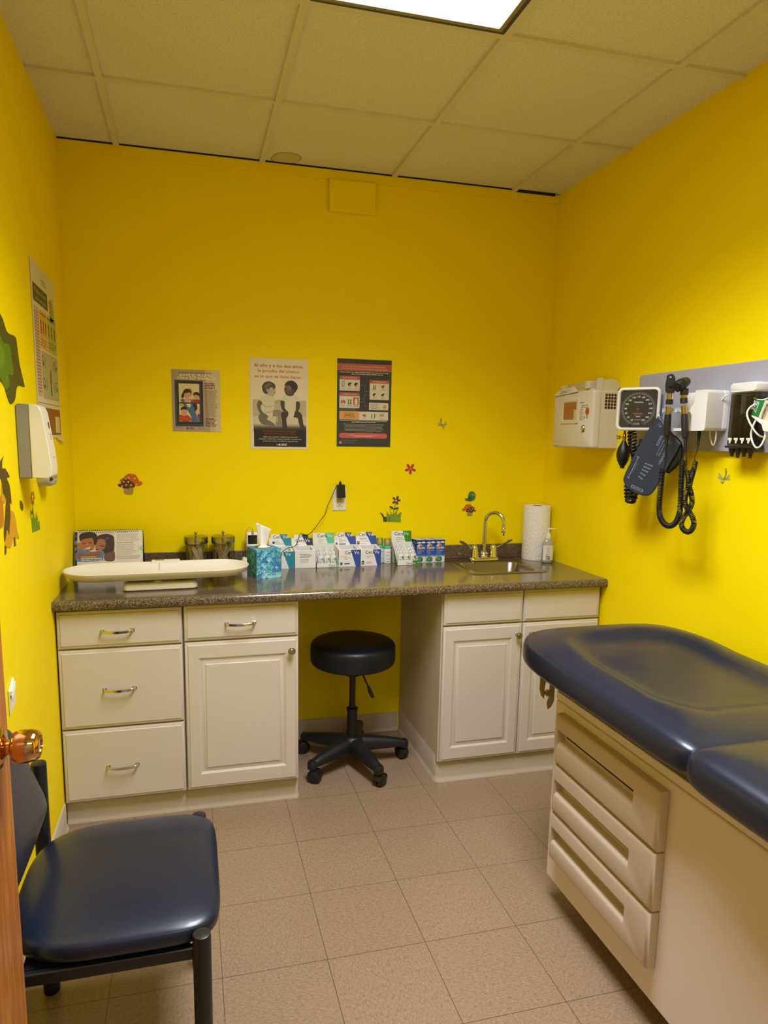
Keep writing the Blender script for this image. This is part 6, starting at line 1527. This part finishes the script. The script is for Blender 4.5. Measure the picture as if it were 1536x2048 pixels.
wc = cr([tuple(P_(u, v, x)) for u, v, x in [(1420, 858, 2.262), (1420, 872, 2.262), (1424, 888, 2.262), (1428, 889, 2.262), (1432, 872, 2.262), (1433, 840, 2.262), (1437, 812, 2.262), (1450, 793, 2.262), (1458, 790, 2.270)]], 8)
m.tube(wc, .0026, 8); tag(emit('white_cable', m, smooth=80), 'white cable looping from under the white charger to the specula dispenser', 'cable')

# ------------------------------------------------------------------ specula dispenser
t = thing('specula_dispenser', 'clear dispenser with white cap and four stacks of black ear tips', 'dispenser', (2.24, -1.43, 1.50))
fr = F_right(-1.343, 0, BX - .0006)
m = MB(WHITE, fr); m.rings([rl2(0, 1.690, .112, 1.722, .010, 0), rl2(0, 1.690, .112, 1.722, .010, .050), rl2(.004, 1.693, .108, 1.719, .008, .055)], True, True); emit('cap', m, t, smooth=50)
m = MB(CLEAR, fr); m.box(.003, .109, 1.520, 1.689, .004, .050); emit('clear_housing', m, t, bev=.003)
m = MB(mat('black_dispenser_base', '1c1b1a', .4), fr); m.box(-.002, .114, 1.512, 1.5195, .004, .053); emit('bottom_plate', m, t, bev=.002)
hs = (1.684, 1.622, 1.672, 1.588)
for i in range(4):
    cx = .0165 + i * .0263
    m = MB(mat('black_specula', '211d1a', .35), fr)
    def ly(pr_): m.lathe([(r, z) for r, z in pr_], (cx, 0, .034), 20, 'Y')
    prof = []; z = 1.525
    while z < hs[i]: prof += [(.0112, z), (.0112, z + .0045), (.0100, z + .005), (.0100, z + .0065)]; z += .007
    ly(prof); st_ = emit('specula_stack', m, t, smooth=30)
    m = MB(mat('black_specula', '211d1a', .35), fr); m.lathe([(.0045, 1.484 - (i % 2) * .004), (.0060, 1.492), (.0115, 1.508), (.0125, 1.5115)], (cx, 0, .037), 20, 'Y'); emit('tip', m, st_, smooth=50)
p = PR(None, fr @ Matrix.Translation((0, 0, .0505)))
for i in range(4): cx = .016 + i * .0263; p.P([(cx - .009, 1.545), (cx + .009, 1.545), (cx + .008, 1.538), (cx + .003, 1.527), (cx - .002, 1.527), (cx - .003, 1.537), (cx - .009, 1.539)], 'e0dcc8', 1)
emit('arrow_labels', p, t, smooth=0)

# ------------------------------------------------------------------ thermometer with green probe-cover box, at the edge
t = thing('thermometer_holder', 'wall thermometer holder with green and cream probe cover box at the right edge', 'thermometer', (2.24, -1.54, 1.57))
def wp(pts, x): return [(-at(u, v, X=x).y, at(u, v, X=x).z) for u, v in pts]
XG = 2.205; fw = lambda x: frame((x, 0, 0), (0, -1, 0), (0, 0, 1))
m = MB(mat('green_box_print', '0f7a3c', .4), fw(XG)); m.prism(wp([(1514, 799.5), (1529, 800.5), (1516, 834), (1503, 829)], XG), -.045, 0)
q_ = PR(None, fw(XG + -.0003)); 
gp = wp([(1516, 803), (1509, 822)], XG); an = math.atan2(gp[1][1] - gp[0][1], gp[1][0] - gp[0][0]); 
q_.M = fw(XG - .0003) @ Matrix.Translation((gp[0][0], gp[0][1], 0)) @ Matrix.Rotation(an, 4, 'Z'); q_.bars(0, .036, .004, .003, 4, .006, 'd0dcc8', 1); merge(m, q_)
gb = emit('green_cover_box', m, t, smooth=0)
m = MB(ink('d6ccae'), fw(XG)); m.prism(wp([(1529.5, 800.5), (1552, 812), (1540, 846), (1516.5, 834)], XG), -.045, -.001)
q_ = PR(None, fw(XG - .0013)); gp = wp([(1533, 806), (1523, 831)], XG); an = math.atan2(gp[1][1] - gp[0][1], gp[1][0] - gp[0][0])
q_.M = fw(XG - .0013) @ Matrix.Translation((gp[0][0], gp[0][1], 0)) @ Matrix.Rotation(an, 4, 'Z'); q_.bars(0, .05, .004, .003, 1, .006, '7c4c34', 1); q_.bars(0, .05, .012, .002, 3, .006, '8c8c74', 1); merge(m, q_)
emit('cream_cover_box', m, t, smooth=0)
m = MB(OFFW, fw(XG)); m.prism(wp([(1503, 830), (1516, 835), (1556, 853), (1552, 866), (1527, 862), (1524, 849), (1504, 833)], XG), -.060, .004); m.box(1.49, 1.60, 1.56, 1.70, -.0835, -.055); emit('holder', m, t, bev=.003)
m = MB(WHITE)
def wcab(L_, r=.0028): m.tube(cr([tuple(P_(u, v, x)) for u, v, x in L_], 8), r, 8)
wcab([(1511, 808, 2.20), (1500, 815, 2.19), (1494, 827, 2.185), (1498, 842, 2.185), (1508, 860, 2.19), (1518, 871, 2.20), (1526, 874, 2.22)])
wcab([(1514, 836, 2.21), (1506, 852, 2.20), (1502, 868, 2.20), (1505, 884, 2.20), (1512, 895, 2.20), (1521, 892, 2.20), (1529, 876, 2.21), (1531, 862, 2.22)])
wcab([(1504, 793, 2.27), (1514, 799, 2.25), (1526, 800, 2.25), (1540, 795, 2.27)]); wcab([(1531, 862, 2.23), (1534, 880, 2.25), (1542, 900, 2.27)], .0022)
emit('white_cords', m, t, smooth=80)
